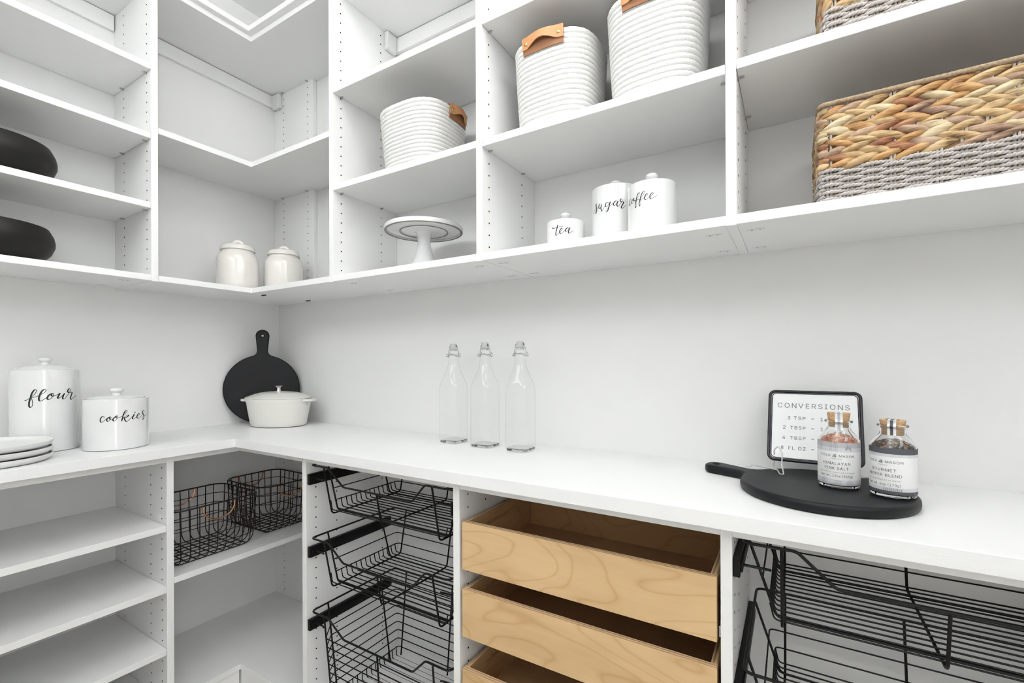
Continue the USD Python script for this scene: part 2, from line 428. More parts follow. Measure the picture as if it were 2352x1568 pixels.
def unseen_light_panel(x, y, w, d, z, label):  # out of view; placed to light the ceiling and upper shelves
    t = thing('unseen_pendant_light', label, 'unseen pendant light', (x, y, z))
    fr = Polygon(rounded_rect(w, d, .02)).difference(Polygon(rounded_rect(w - .02, d - .02, .012)))
    part('frame', prism(fr, 0, .030), 'white_plastic', t)
    part('diffuser', box(-w / 2 + .0105, w / 2 - .0105, -d / 2 + .0105, d / 2 - .0105, .004, .010, 0), 'unseen_lamp_diffuser', t, False)
    part('diffuser', box(-w / 2 + .0105, w / 2 - .0105, -d / 2 + .0105, d / 2 - .0105, .020, .026, 0), 'unseen_lamp_uplight', t, False)
    for sx in (-1, 1):
        part('suspension_rod', tube([(sx * w * .4, -d / 2 + .005, .015), (sx * w * .4, -d / 2 + .005, RZ - z)], .003, 8), 'steel', t, 30)
unseen_light_panel(1.85, -1.05, .90, .50, 2.52, 'white two-sided light panel hanging unseen under the ceiling, lighting the upper shelves')

# ------------------------------------------------------------------ shelving
DU, DL, DC = .2890, .3909, .4247            # depth of upper shelves, base units, worktop
XU = [.7455, 1.3446, 1.9486, 2.5526]        # left faces of the upright panels on the back wall
YU, YE = -.594, -1.2025                     # corner side of the left wall's upright; its far upright
ZB, ZT = 1.4420, 2.4253
ZC = .9150
ZR = .8857                                  # underside of the worktop

def holes(axis, at, normal, cols, z0, z1, skip=()):
    """Shelf-pin holes, drawn as black discs, on an upright: axis 'x' (panel in y-z) or 'y' (panel in x-z)."""
    ms = []
    base = 1.4833 if z0 > 1 else .7488
    for k in range(-40, 60):
        z = base + .032 * k
        if z0 + .02 < z < z1 - .02 and not any(a < z < b for a, b in skip):
            for c in cols:
                ms.append(dot((at, c, z) if axis == 'x' else (c, at, z), normal))
    return cat(*ms)

def pin(parent, x, y, z, d):
    """A metal shelf pin under a shelf: a nub that sticks out along d."""
    d = np.array([d[0], d[1], 0.0])
    side = np.array([-d[1], d[0], 0])
    pts = np.array([(0, -.0032), (.009, -.0032), (.0115, -.0018), (.0122, 0), (.0115, .0018), (.009, .0032), (0, .0032)])
    m = prism(Polygon(pts), -.0032, -.0002)
    part('shelf_pin', xform(m, d, side, (0, 0, 1), (x, y, z)), 'nickel', parent, 20)

def cam_caps(parent, x, y, z, along=(1, 0), dark=False):
    """An oval fastener cover under a bottom board."""
    a = np.array([along[0], along[1], 0.0]); b = np.array([-along[1], along[0], 0.0])
    oval = [(0.017 * math.cos(t), .0055 * math.sin(t)) for t in np.linspace(0, 2 * PI, 20, endpoint=False)]
    cp = part('cam_cover', xform(prism(Polygon(oval), -.0012, 0), a, b, (0, 0, 1), (x, y, z)), 'nickel' if dark else 'white_plastic', parent, 20)
    for s in (-.0075, .0075):
        q = np.array([x, y, z - .0012]) + a * s
        part('screw_hole', dot(q, (0, 0, -1), .0042 if dark else .0016, .003 if dark else .0002), 'hole_dark', cp)

def board(parent, name, *b, m='white_melamine', bev=.0009):
    return part(name, box(*b, bev), m, parent, 20)

# ---- upper unit on the left wall
u = thing('wall_shelving_unit', 'white wall-hung shelving with four narrow bays on the left wall, holding black bowls', 'shelving unit', (0, 0, 0))
board(u, 'upright_panel', 0, DU, YU - T, YU, ZB - .0012, ZT)
board(u, 'upright_panel', 0, DU, YE, YE + T, ZB - .0012, ZT)
board(u, 'bottom_board', 0, DU, YE + T, YU - T, ZB, ZB + T)
board(u, 'top_board', 0, DU, YE + T, YU - T, ZT - T, ZT)
for z in (1.6762, 1.9016, 2.1256):
    board(u, 'shelf', .001, DU - .0005, YE + T + .0006, YU - T - .0006, z, z + T)
    for x in (.0795, .2570):
        pin(u, x, YU - T, z, (0, -1)); pin(u, x, YE + T, z, (0, 1))
part('pin_hole', holes('y', YU - T, (0, -1, 0), (.0805, .2575), ZB + T, ZT - T), 'hole_dark', u, kind='stuff')
board(u, 'hanging_rail', .0005, .013, YE + T, YU - T - .004, 2.3500, 2.4035)
for x in (.06, .23):
    cam_caps(u, x, YU - T - .05, ZB, (0, 1))

# ---- upper corner unit
L_up = Polygon([(0, YU + .0006), (DU, YU + .0006), (DU, -DU), (XU[0] - .0006, -DU), (XU[0] - .0006, 0), (0, 0)])
u = thing('corner_shelving_unit', 'white L-shaped corner shelving above the worktop, holding two cream lidded jars', 'shelving unit')
def l_board(parent, name, poly, z0, z1, m='white_melamine'):
    P = np.array(poly.exterior.coords)[:-1]
    Q = []
    for k in range(len(P)):
        a, b = P[k], P[(k + 1) % len(P)]
        n = max(2, int(np.linalg.norm(b - a) / .05))
        Q += [a + (b - a) * t for t in np.linspace(.004, .996, n)]
    return part(name, bevel_prism(Q, z0, z1, .0009, n=1), m, parent, 20)
l_board(u, 'bottom_board', L_up, ZB, ZB + T)
l_board(u, 'shelf', L_up, 1.9252, 1.9252 + T)
l_board(u, 'top_board', L_up, ZT - T, ZT)
for z0, z1 in ((ZB + T, 1.9252), (1.9252 + T, ZT - T)):
    board(u, 'end_panel', 0, DU - .002, -T, -.0005, z0, z1)
    part('pin_hole', holes('y', -T, (0, -1, 0), (.0735, .2492), z0, z1), 'hole_dark', u, kind='stuff')
for z in (1.9252, ZT - T):
    for x in (.0735, .2492):
        pin(u, x, -T, z, (0, -1))
board(u, 'hanging_rail', .0005, .013, YU + .004, -T - .001, 2.3500, 2.4035)
br = part('rail_bracket', box(.0135, .064, -T - .020, -T, 2.338, 2.4045, .004), 'white_plastic', u, 30)
part('bracket_screw', dot((.0135, -T - .010, 2.382), (-1, 0, 0), .006, .005), 'nickel', br)
cam_caps(u, .283, -.2385, ZB, (1, 0), True)
cam_caps(u, .2855, -.045, ZB, (1, 0), True)
crown = Polygon([(0, YE), (.311, YE), (.311, -.311), (2.572, -.311), (2.572, 0), (0, 0)])
part('crown_board', bevel_prism([q for a, b in zip(np.array(crown.exterior.coords)[:-1], np.array(crown.exterior.coords)[1:]) for q in (a + (b - a) * t for t in np.linspace(.001, .999, 9))], ZT, ZT + .0200, .0012, n=1), 'white_melamine', u, 20)

# ---- upper units on the back wall
def upper_unit(k, label, zs, right=False):
    x0, x1 = XU[k], XU[k + 1]
    u = thing('wall_shelving_unit', label, 'shelving unit')
    board(u, 'upright_panel', x0, x0 + T, -DU, -.0003, ZB - .0012, ZT)
    if right:
        board(u, 'upright_panel', x1, x1 + T, -DU, -.0003, ZB - .0012, ZT)
    board(u, 'bottom_board', x0 + T, x1, -DU, -.0003, ZB, ZB + T)
    board(u, 'top_board', x0 + T, x1, -DU, -.0003, ZT - T, ZT)
    for z in zs:
        board(u, 'shelf', x0 + T + .0006, x1 - .0006, -DU + .0005, -.001, z, z + T)
        for y in (-.0795, -.2565):
            pin(u, x0 + T, y, z, (1, 0)); pin(u, x1, y, z, (-1, 0))
    part('pin_hole', holes('x', x0 + T, (1, 0, 0), (-.0795, -.2560), ZB + T, ZT - T, [(z - .003, z + T + .003) for z in zs]), 'hole_dark', u, kind='stuff')
    board(u, 'hanging_rail', x0 + T + .004, x1, -.013, -.0005, 2.3500, 2.4035)
    if zs[-1] < 2.2:
        br = part('rail_bracket', box(x0 + T, x0 + T + .020, -.064, -.0135, 2.338, 2.4045, .004), 'white_plastic', u, 30)
        part('bracket_screw', dot((x0 + T + .010, -.0135, 2.382), (0, 1, 0), .006, .005), 'nickel', br)
    for y in (-.06, -.23):
        cam_caps(u, x0 + T + .030, y, ZB); cam_caps(u, x1 - .030, y, ZB)
    return u
upper_unit(0, 'white wall shelving next to the corner, holding a small rope basket over a cake stand', (1.7425, 2.0645))
upper_unit(1, 'white wall shelving with two rope baskets over the tea, sugar and coffee canisters', (1.7414, 2.0621))
upper_unit(2, 'white wall shelving at the right edge, holding the brown woven baskets', (1.7450, 2.0637), True)

# ---- base units
ZD = .0945
def toe(parent, *b):
    board(parent, 'toe_kick', *b)
u = thing('base_shelving_unit', 'white base unit with open adjustable shelves under the left worktop', 'base cabinet')
board(u, 'upright_panel', 0, DL, YU - T, YU, 0, ZR)
board(u, 'upright_panel', 0, DL, YE, YE + T, 0, ZR)
board(u, 'bottom_board', 0, DL, YE + T, YU - T, ZD, ZD + T)
for z in (.2655, .4588, .6494):
    board(u, 'shelf', .001, DL - .0005, YE + T + .0006, YU - T - .0006, z, z + T)
board(u, 'top_rail', DL - T, DL - .0004, YE + T, YU - T, .8648, ZR)
toe(u, DL - .03, DL - .006, YE + T, YU - T, 0, ZD)
part('pin_hole', holes('y', YU - T, (0, -1, 0), (.0823, .2795, .3570), ZD + T, ZR), 'hole_dark', u, kind='stuff')

u = thing('corner_base_unit', 'white corner base unit with one open shelf holding the wire baskets', 'base cabinet')
L_dn = Polygon([(0, YU), (DL, YU), (DL, -DL), (XU[0], -DL), (XU[0], -.0005), (0, -.0005)])
l_board(u, 'bottom_board', L_dn, ZD, ZD + T)
board(u, 'shelf', .001, DL - .0005, YU + .0006, -T - .0006, .4802, .4995)
board(u, 'end_panel', 0, DL - .002, -T, -.0005, ZD + T, ZR)
part('pin_hole', holes('y', -T, (0, -1, 0), (.0685, .357), ZD + T, ZR), 'hole_dark', u, kind='stuff')
board(u, 'top_rail', DL - T, DL - .0004, YU, -DL + T, .8648, ZR)
board(u, 'top_rail', DL, XU[0], -DL + .0004, -DL + T, .8648, ZR)
board(u, 'toe_kick', DL - .03, DL - .006, YU, -DL, 0, ZD)
board(u, 'toe_kick', DL - .03, XU[0], -DL + .006, -DL + .03, 0, ZD)

def base_unit(k, label, right=False):
    x0, x1 = XU[k], XU[k + 1]
    u = thing('base_cabinet', label, 'base cabinet')
    board(u, 'upright_panel', x0, x0 + T, -DL, -.0003, 0, ZR)
    if right:
        board(u, 'upright_panel', x1, x1 + T, -DL, -.0003, 0, ZR)
    board(u, 'bottom_board', x0 + T, x1, -DL, -.0003, ZD, ZD + T)
    board(u, 'top_rail', x0 + T, x1, -DL + .0004, -DL + T, .8648, ZR)
    board(u, 'toe_kick', x0 + T, x1, -DL + .006, -DL + .03, 0, ZD)
    part('pin_hole', holes('x', x0 + T, (1, 0, 0), (-.0790, -.2778, -.3560), ZD + T, ZR), 'hole_dark', u, kind='stuff')
    return u
def slide(parent, x, z, side):
    """A black runner screwed to an upright (side +1: on the left upright)."""
    a, b = (x, x + .012) if side > 0 else (x - .012, x)
    s = part('basket_slide', box(a, b, -.3865, -.045, z, z + .0335, .0012), 'black_rail', parent, 20, label='black metal runner')
    f = x + .0125 * side
    part('slide_slot', box(min(f, f - .002 * side), max(f, f - .002 * side), -.378, -.362, z + .012, z + .022, 0), 'nickel', s, False)
    i0, i1 = (x + .012, x + .0155) if side > 0 else (x - .0155, x - .012)
    part('inner_rail', box(i0, i1, -.380, -.06, z + .008, z + .0255, .0008), 'black_rail', s, 20)
BT = (.8575, .6310, .4045)                 # top wires of the pull-out baskets
b0 = base_unit(0, 'white base cabinet beside the corner, fitted with three black pull-out wire baskets')
b1 = base_unit(1, 'white base cabinet in the middle, fitted with birch plywood drawers')
b2 = base_unit(2, 'white base cabinet at the right edge, fitted with black pull-out wire baskets', True)
for bu, k in ((b0, 0), (b2, 2)):
    for z in BT:
        slide(bu, XU[k] + T, z - .0635, 1); slide(bu, XU[k + 1], z - .0635, -1)

# ---- birch drawers: parts of the middle base cabinet
def letters(text, h, depth=.0002, shear=0.0, bold=False, squash=1.0, center=False, track=0.0):
    """Flat lettering in x-y with extra letter spacing and slant."""
    ms, x = [], 0.0
    for ch in text:
        if ch == ' ':
            x += h * (.42 + track); continue
        m = meshkit.text_mesh(ch, h, depth, bold)
        v = np.array(m.vertices)
        adv = v[:, 0].max()
        v[:, 0] += x
        ms.append((v, np.array(m.faces)))
        x += adv + h * (.12 + track)
    v, f = cat(*ms)
    v[:, 0] = v[:, 0] * squash + shear * v[:, 1]
    if center:
        v[:, 0] -= (v[:, 0].max() + v[:, 0].min()) / 2
    return v, f
stamp = letters('CALIFORNIA CLOSETS', .0095, .00025, squash=.72)
DRX0, DRX1 = 1.3720, 1.9424
for k, (z0, z1) in enumerate(((.6720, .7888), (.5095, .6262), (.3160, .4330))):
    d = part('drawer', box(DRX0 + .012, DRX1 - .012, -.379, -.072, z0 + .012, z0 + .018, 0), 'birch_base', b1, False, label='pale birch plywood drawer')
    part('front_panel', box(DRX0, DRX1, -.3915, -.379, z0, z1, .0007), f'birch_front_{"abc"[k]}', d, 20)
    for xa in (DRX0 + .0005, DRX1 - .0125):
        part('side_panel', box(xa, xa + .012, -.379, -.060, z0 + .004, z1 - .0015, .0007), 'birch_side', d, 20)
    part('back_panel', box(DRX0 + .0125, DRX1 - .0125, -.072, -.060, z0 + .006, z1 - .002, .0007), 'birch_back', d, 20)
    sv = xform(stamp, (0, 1, 0), (0, 0, 1), (1, 0, 0), (DRX0 + .0125, -.305, z1 - .034))
    part('stamp', sv, 'stamp_ink', d, False)
    for xa, xb in ((XU[1] + T, DRX0 - .0008), (DRX1 + .0008, XU[2])):
        part('runner', box(xa, xb, -.375, -.06, z0 + .002, z0 + .022, .0008), 'nickel', d, 20, label='metal drawer runner')

# ---- worktop
wt = Polygon([(0, YE - .01), (DC, YE - .01), (DC, -DC), (2.590, -DC), (2.590, 0), (0, 0)])
P = np.array(wt.exterior.coords)[:-1]
wtp = [a + (b - a) * t for a, b in zip(P, np.roll(P, -1, 0)) for t in np.linspace(.0006, .9994, 14)]
solo('worktop', bevel_prism(wtp, ZR + .0001, ZC, .0012, n=2), 'white_worktop', 'white L-shaped worktop running along both walls over the base units', 'countertop', smooth=20)

# ------------------------------------------------------------------ brush lettering on the canisters: (facing angle, stroke width), strokes of (arc, height) in 0.1 mm
WORDS = {
'flour': ((-0.236,43.0),[[(-433,1551),(-408,1546),(-367,1571),(-315,1614),(-253,1675),(-204,1741),(-177,1800),(-174,1833),(-193,1849),(-225,1835),(-258,1780),(-286,1706),(-303,1618),(-326,1529),(-338,1440),(-333,1373),(-307,1342),(-276,1363),(-259,1430),(-262,1512),(-276,1579),(-286,1617),(-253,1623),(-193,1643),(-134,1671),(-76,1713),(-17,1755),(17,1814),(9,1844),(-17,1849),(-60,1810),(-97,1729),(-123,1633),(-129,1566),(-113,1523),(-81,1518),(-39,1546),(25,1610)],[(155,1723),(111,1707),(62,1653),(44,1593),(57,1555),(95,1556),(138,1603),(172,1661),(174,1707),(155,1727),(133,1709),(130,1671),(149,1647),(200,1652),(263,1686),(316,1713)],[(316,1713),(292,1661),(268,1609),(274,1574),(298,1576),(359,1633),(424,1698)],[(424,1698),(398,1638),(381,1577),(397,1545),(437,1550),(493,1623),(553,1713),(593,1781),(589,1828),(553,1834),(519,1793),(519,1746),(553,1724),(601,1729),(645,1726),(645,1683),(610,1607),(601,1545),(626,1511),(672,1547),(732,1594),(795,1605)]]),
'cookies': ((-0.318,34.0),[[(-292,976),(-283,1008),(-295,1036),(-324,1034),(-365,990),(-377,926),(-368,876),(-336,864),(-295,895),(-249,942),(-227,969)],[(-149,1015),(-188,996),(-221,948),(-222,905),(-194,886),(-161,916),(-133,957),(-122,991),(-138,1017),(-160,1001),(-160,965),(-139,939),(-111,937),(-89,953)],[(9,1035),(-40,1000),(-81,939),(-79,903),(-52,886),(-13,919),(19,974),(25,1016),(9,1039),(-13,1019),(-8,979),(25,973),(80,990),(130,1011),(187,1074),(239,1134),(248,1166),(227,1179),(193,1146),(158,1069),(136,970),(116,871)],[(138,941),(152,954),(192,994),(245,1032),(277,1032),(274,1007),(233,975),(181,962),(178,945),(192,892),(221,849),(250,850),(304,902),(367,968),(432,1049)],[(432,1049),(406,986),(379,937),(389,907),(419,904),(495,954),(554,984),(598,1031),(582,1058),(539,1030),(506,974),(517,921),(562,905),(618,939),(699,1004),(749,1059),(765,1102),(734,1124),(694,1087),(704,1041),(743,977),(753,915),(728,866),(698,855),(680,894),(708,936),(770,966),(841,973),(896,1001)],[(454,1106),(446,1086)]]),
'tea': ((-1.142,29.2),[[(-203,616),(-224,539),(-249,454),(-261,383),(-244,357),(-216,368),(-179,401),(-152,427),(-112,457),(-84,492),(-91,520),(-112,516),(-143,477),(-152,423),(-130,387),(-95,396),(-32,446),(-10,466)],[(-368,573),(-348,555),(-294,549),(-244,555),(-187,561),(-129,563),(-69,559)],[(74,503),(61,528),(36,520),(2,483),(-6,445),(15,432),(44,452),(69,482),(108,524)],[(110,527),(82,465),(69,414),(90,381),(120,402),(173,443),(210,452)]]),
'sugar': ((-1.246,28.0),[[(-668,882),(-603,933),(-542,996),(-500,1058),(-521,1085),(-550,1059),(-524,998),(-507,934),(-525,872),(-555,852),(-564,888),(-536,935),(-479,971),(-437,1003),(-412,1044)],[(-412,1048),(-437,989),(-423,937),(-389,946),(-348,1017)],[(-348,1017),(-371,934),(-345,862),(-319,871),(-269,940),(-245,979)],[(-154,1028),(-184,1040),(-230,1020),(-245,965),(-215,937),(-177,967),(-125,1038)],[(-121,1041),(-147,947),(-177,850),(-211,809),(-230,831),(-200,883),(-125,944),(-60,994)],[(53,1035),(18,1052),(-25,1019),(-46,970),(-18,942),(24,979),(67,1042)],[(67,1042),(38,971),(45,927),(74,919),(109,961),(153,1026),(164,1076),(142,1098),(117,1062),(131,1026),(167,1026),(197,1019),(189,983),(152,917),(145,881),(174,871),(211,897),(242,935)]]),
'coffee': ((-1.32,23.0),[[(-555,799),(-542,835),(-562,863),(-608,831),(-635,785),(-609,729),(-556,745),(-505,776)],[(-431,840),(-482,816),(-517,773),(-488,737),(-446,764),(-422,810),(-431,840),(-456,807),(-422,780),(-368,777),(-319,826),(-276,895),(-284,923),(-318,900),(-347,841),(-373,741),(-399,655),(-382,607),(-356,643),(-352,709),(-368,760),(-319,770),(-266,776),(-215,820),(-161,894),(-167,928),(-201,909),(-236,845),(-266,753),(-289,665),(-274,622),(-248,642),(-241,707),(-255,750),(-216,761),(-168,777),(-122,807),(-86,847),(-96,862),(-128,848),(-154,794),(-148,740),(-122,728),(-83,755),(-45,775),(-1,809),(31,849),(12,864),(-26,832),(-45,782),(-29,734),(5,737),(55,772),(106,792)]]),
}
def lettering(word, R):
    """Brush strokes on a cylinder of radius R: thick where the brush goes down, thin where it goes up."""
    (ang, wid), strokes = WORDS[word]
    W = wid * 1e-4
    out = []
    for s in strokes:
        P = curve(np.array(s) * 1e-4, 7)
        Tn = np.gradient(P, axis=0)
        Tn /= np.maximum(np.linalg.norm(Tn, axis=1), 1e-9)[:, None]
        down = np.clip(-Tn[:, 1], -.6, 1)
        w = W * (.36 + .54 * np.clip(down, 0, 1) ** .8 + .04 * down)
        k = np.array([.2, .3, .3, .2]); k = k / k.sum()
        w = np.convolve(np.pad(w, (2, 1), mode='edge'), k, 'valid') / 2
        w[0] *= .8; w[-1] *= .7
        Nn = np.stack([-Tn[:, 1], Tn[:, 0]], 1)
        A, B = P + Nn * w[:, None], P - Nn * w[:, None]
        def on(Q, off=.0003):
            th = ang + Q[:, 0] / R
            return np.stack([(R + off) * np.cos(th), (R + off) * np.sin(th), Q[:, 1]], 1)
        V = np.vstack([on(A), on(B)])
        n = len(P)
        i = np.arange(n - 1)
        F = np.stack([i, i + n, i + n + 1, i + 1], 1)
        out.append((V, F))
        for e in (0, -1):                                             # round ends
            th = np.linspace(0, 2 * PI, 10, endpoint=False)
            C = P[e] + np.stack([np.cos(th), np.sin(th)], 1) * w[e]
            out.append((np.vstack([on(P[e:][:1]), on(C)]), np.array([(0, 1 + a, 1 + (a + 1) % 10) for a in range(10)])))
    return cat(*out)

def canister(word, label, x, y, z, R, h, lid, knob, group=None):
    """A round ceramic canister: body, shallow lid with a knob, a word in black brush lettering."""
    t = thing('canister', label, 'canister', (x, y, z), 0, group)
    part('body', lathe([(0, .0003), (R - .004, .0003), (R - .0008, .0018), (R, .006), (R, h - .003), (R - .0006, h - .0008), (R - .002, h), (R - .006, h), (R - .007, h - .004), (R - .007, .008), (0, .008)], 96), 'ceramic_white', t, 40)
    lh, lr = lid
    ld = part('lid', lathe([(0, h - .006), (R - .0085, h - .006), (R - .0085, h - .0002), (R - .0088, h + .0015), (R - .012, h + .003), (lr, h + .0035 + (lh - .004) * .55), (lr * .6, h + lh * .93), (knob[0] * .9, h + lh), (0, h + lh)], 72), 'ceramic_white', t, 40)
    kr, kh = knob
    zk = h + lh - .0004
    part('knob', lathe([(0, zk), (kr * .70, zk), (kr * .60, zk + kh * .16), (kr * .60, zk + kh * .32), (kr * .86, zk + kh * .48), (kr, zk + kh * .66), (kr * .97, zk + kh * .82), (kr * .78, zk + kh * .95), (kr * .4, zk + kh * .995), (0, zk + kh)], 40), 'ceramic_white', ld, 40)
    part('lettering', lettering(word, R), 'ink_black', t, False, label=f'black brush lettering reading {word}')
    return t

canister('flour', 'tall white ceramic canister lettered flour on the left worktop', .1267, -.824, ZC, .0755, .2419, (.0155, .053), (.0157, .0215))
canister('cookies', 'wide white ceramic canister lettered cookies on the left worktop', .2613, -.6956, ZC, .0798, .1523, (.0095, .055), (.0180, .0225))
canister('tea', 'small white ceramic canister lettered tea on the wall shelf', 1.5491, -.170, ZB + T, .0500, .0779, (.0075, .034), (.0138, .0200))
canister('sugar', 'white ceramic canister lettered sugar, behind the coffee canister', 1.6725, -.135, ZB + T, .0602, .1505, (.0075, .040), (.0142, .0180))
canister('coffee', 'white ceramic canister lettered coffee on the wall shelf', 1.7820, -.200, ZB + T, .0542, .1187, (.0075, .036), (.0142, .0230))

# ---- stacked plates
def plate(z, label):
    R = .1262
    t = thing('plate', label, 'plate', (.2747, -.9727, z), 0, 'stack of white plates on the left worktop')
    part('dish', lathe([(0, .0004), (R - .018, .0004), (R - .010, .0016), (R - .0035, .006), (R - .0008, .0115), (R, .0168), (R - .0006, .0176), (R - .0018, .0178), (R - .0034, .0170), (R - .0052, .0105), (R - .014, .0062), (0, .0055)], 96), 'stoneware_white', t, 40)
for k, n in enumerate(('lowest', 'middle', 'topmost')):
    plate(ZC + .01785 * k, f'{n} of the three stacked white stoneware plates in front of the flour canister')

# ---- black wooden boards with a handle
def board_outline(R, L, we, wn, rn=.024):
    """A disc with a handle along +y: R disc radius, L how far the handle reaches past the disc, we and wn its half widths."""
    disc = Point(0, 0).buffer(R, 72)
    yb, ye = R * .80, R + L - we
    hand = Polygon([(-wn, yb), (wn, yb), (wn, R + .016), (we, ye), (-we, ye), (-wn, R + .016)]).union(Point(0, ye).buffer(we, 32))
    s = disc.union(hand).buffer(rn, 24).buffer(-rn, 24)
    c = np.array(s.exterior.coords)[:-1]
    ln = LineString(np.vstack([c, c[:1]]))
    return np.array([ln.interpolate(d).coords[0] for d in np.arange(0, ln.length, .0042)])
def cutting_board(name, label, R, L, th, we, wn, X, Y, Z, O):
    t = thing(name, label, 'cutting board', O)
    hole = [(.0048 * math.cos(a), R + L - we * .98 + .0048 * math.sin(a)) for a in np.linspace(0, 2 * PI, 18, endpoint=False)]
    part('board', xform(bevel_prism(board_outline(R, L, we, wn), 0, th, .0072 if th > .016 else .005, [hole], 5), X, Y, Z, (0, 0, 0)), 'black_wood', t, 50)
    return t
dv = np.array([-.9015, .4327, 0])
cutting_board('cutting_board', 'black wooden paddle board lying flat on the right of the worktop', .1440, .1060, .0195, .0250, .0205,
              (dv[1], -dv[0], 0), dv, (0, 0, 1), (2.1095, -.2090, ZC))
ph, ta, BR, BH = -.60, .06, .1474, .2568
nh = np.array([math.cos(ph), math.sin(ph), 0]); sd = np.array([-math.sin(ph), math.cos(ph), 0])
upv = np.array([0, 0, 1.0]) * math.cos(ta) - nh * math.sin(ta)
bn = np.cross(sd, upv)
cutting_board('cutting_board', 'black wooden paddle board leaning upright in the corner behind the pot', BR, BH - BR, .0140, .0268, .0205,
              sd, upv, bn, np.array([.1067, -.1425, ZC + .0006]) + upv * BR - bn * .0140)

# ---- oval casserole
def casserole():
    rot = .45
    t = thing('dutch_oven', 'cream enamelled oval casserole with lid in the worktop corner', 'pot', (.2420, -.1520, ZC), rot)
    a, b, h = .1185, .0870, .1145
    part('body', lathe([(0, .0004), (.80, .0004), (.90, .003), (.955, .012), (.985, .03), (1.060, .078), (1.080, .095), (1.087, .0965), (1.108, .103), (1.118, h - .001), (1.108, h), (1.06, h), (1.05, h - .004), (.94, .02), (.8, .01), (0, .01)], 96, a, b), 'enamel_cream', t, 40)
    ld = part('lid', lathe([(1.06, h - .004), (1.07, h + .0006), (1.125, h + .0006), (1.128, h + .003), (1.10, h + .0058), (.98, h + .0098), (.965, h + .0104), (.95, h + .0122), (.86, h + .0150), (.845, h + .0156), (.83, h + .0172), (.70, h + .0205), (.685, h + .0210), (.67, h + .0222), (.40, h + .0262), (.10, h + .0282), (0, h + .0284)], 96, a, b), 'enamel_cream', t, 40)
    z = h + .0276
    part('knob', lathe([(0, z), (.0088, z), (.0078, z + .003), (.0066, z + .010), (.0080, z + .017), (.0145, z + .0205), (.0152, z + .0222), (.0140, z + .0232), (0, z + .0240)], 36), 'steel', ld, 40, label='round steel lid knob')
    for s in (-1, 1):
        x0 = a * 1.09 * s
        ear = [(x0 - .012 * s, .034), (x0 + .014 * s, .030), (x0 + .0255 * s, .018), (x0 + .027 * s, 0), (x0 + .0255 * s, -.018), (x0 + .014 * s, -.030), (x0 - .012 * s, -.034)]
        E = curve(ear, 4)
        hole = [(x0 + .0135 * s + .0058 * math.cos(q), .0150 * math.sin(q)) for q in np.linspace(0, 2 * PI, 16, endpoint=False)]
        m = bevel_prism(E, h - .0130, h - .0035, .0030, [hole], 3)
        web = bevel_prism([(x0 - .006 * s, .010), (x0 + .004 * s, .008), (x0 + .004 * s, -.008), (x0 - .006 * s, -.010)], h - .030, h - .0125, .002, n=2)
        part('handle', cat(m, web), 'enamel_cream', t, 40)
casserole()

# ---- swing-top bottles
def bottle(label, x, y):
    t = thing('bottle', label, 'bottle', (x, y, ZC), 0, 'square swing-top glass bottles on the worktop')
    def sect(hw, rc, z, n=7):
        return np.column_stack([rounded_rect(2 * hw, 2 * hw, min(rc, hw * .999), n), np.full(4 * (n + 1), z)])
    rows = [(.030, .010, .0003), (.0345, .014, .0010), (.0366, .016, .0045), (.0369, .016, .012), (.0369, .016, .176), (.0366, .0175, .184), (.0352, .021, .194), (.0320, .0235, .206), (.0270, .023, .220), (.0222, .0212, .235), (.0185, .0183, .249), (.0165, .01645, .261), (.0156, .0155, .272), (.0153, .0152, .283), (.0160, .0159, .286), (.0166, .0165, .290), (.0164, .0163, .297), (.0150, .0149, .3005)]
    rings = [sect(*q) for q in rows]
    n = len(rings[0])
    V = np.vstack(rings + [rings[0].mean(0)[None], rings[-1].mean(0)[None]])
    i = np.arange(n); j = (i + 1) % n
    F = [np.stack([k * n + i, k * n + j, (k + 1) * n + j, (k + 1) * n + i], 1) for k in range(len(rings) - 1)]
    F = np.vstack(F)
    F = np.vstack([F[:, [0, 1, 2]], F[:, [0, 2, 3]]])
    m = len(rings)
    F = np.vstack([F, np.stack([np.full(n, m * n), j, i], 1), np.stack([np.full(n, m * n + 1), (m - 1) * n + i, (m - 1) * n + j], 1)])
    part('glass', (V, F), 'thin_glass', t, 50)
    part('glass_base', bevel_prism(rounded_rect(.0700, .0700, .015), .0009, .0075, .0022, n=3), 'clear_glass', t, 40)
    st = part('stopper', lathe([(0, .296), (.0108, .296), (.0112, .3008), (.0138, .3022), (.0142, .3040), (.0118, .3055), (.0110, .3070), (.0112, .3185), (.0104, .3200), (0, .3203)], 32), 'rubber_white', t, 35, label='pale swing stopper')
    part('stopper_hole', cat(dot((.0110, 0, .3120), (1, 0, 0), .0030, .0006), dot((-.0110, 0, .3120), (-1, 0, 0), .0030, .0006)), 'hole_dark', st)
    collar = [(.0166 * math.cos(q), .0166 * math.sin(q), .2830) for q in np.linspace(0, 2 * PI, 28, endpoint=False)]
    wires = [tube(collar, .0010, 6, True)]
    for s in (-1, 1):
        loop = bend([(s * .0115, 0, .3120), (s * .0155, 0, .3120), (s * .0215, .001, .2780), (s * .0232, .003, .2750), (s * .0222, .006, .2780), (s * .0205, .0085, .2860), (s * .0168, .0040, .2900)], .003)
        wires.append(tube(loop, .0013, 6))
        low = bend([(s * .0166, 0, .2830), (s * .0225, 0, .2790), (s * .0205, -.0110, .2770), (s * .0120, -.0185, .2850), (0, -.0200, .2835)], .004)
        wires.append(tube(low, .0012, 6))
    part('wire_bail', cat(*wires), 'nickel', t, 30, label='steel wire bail')
    return t
b_first = bottle('clear square swing-top glass bottle, leftmost of the three on the worktop', 1.1113, -.0927)
b_first.GetAttribute('xformOp:rotateZ').Set(1.5)
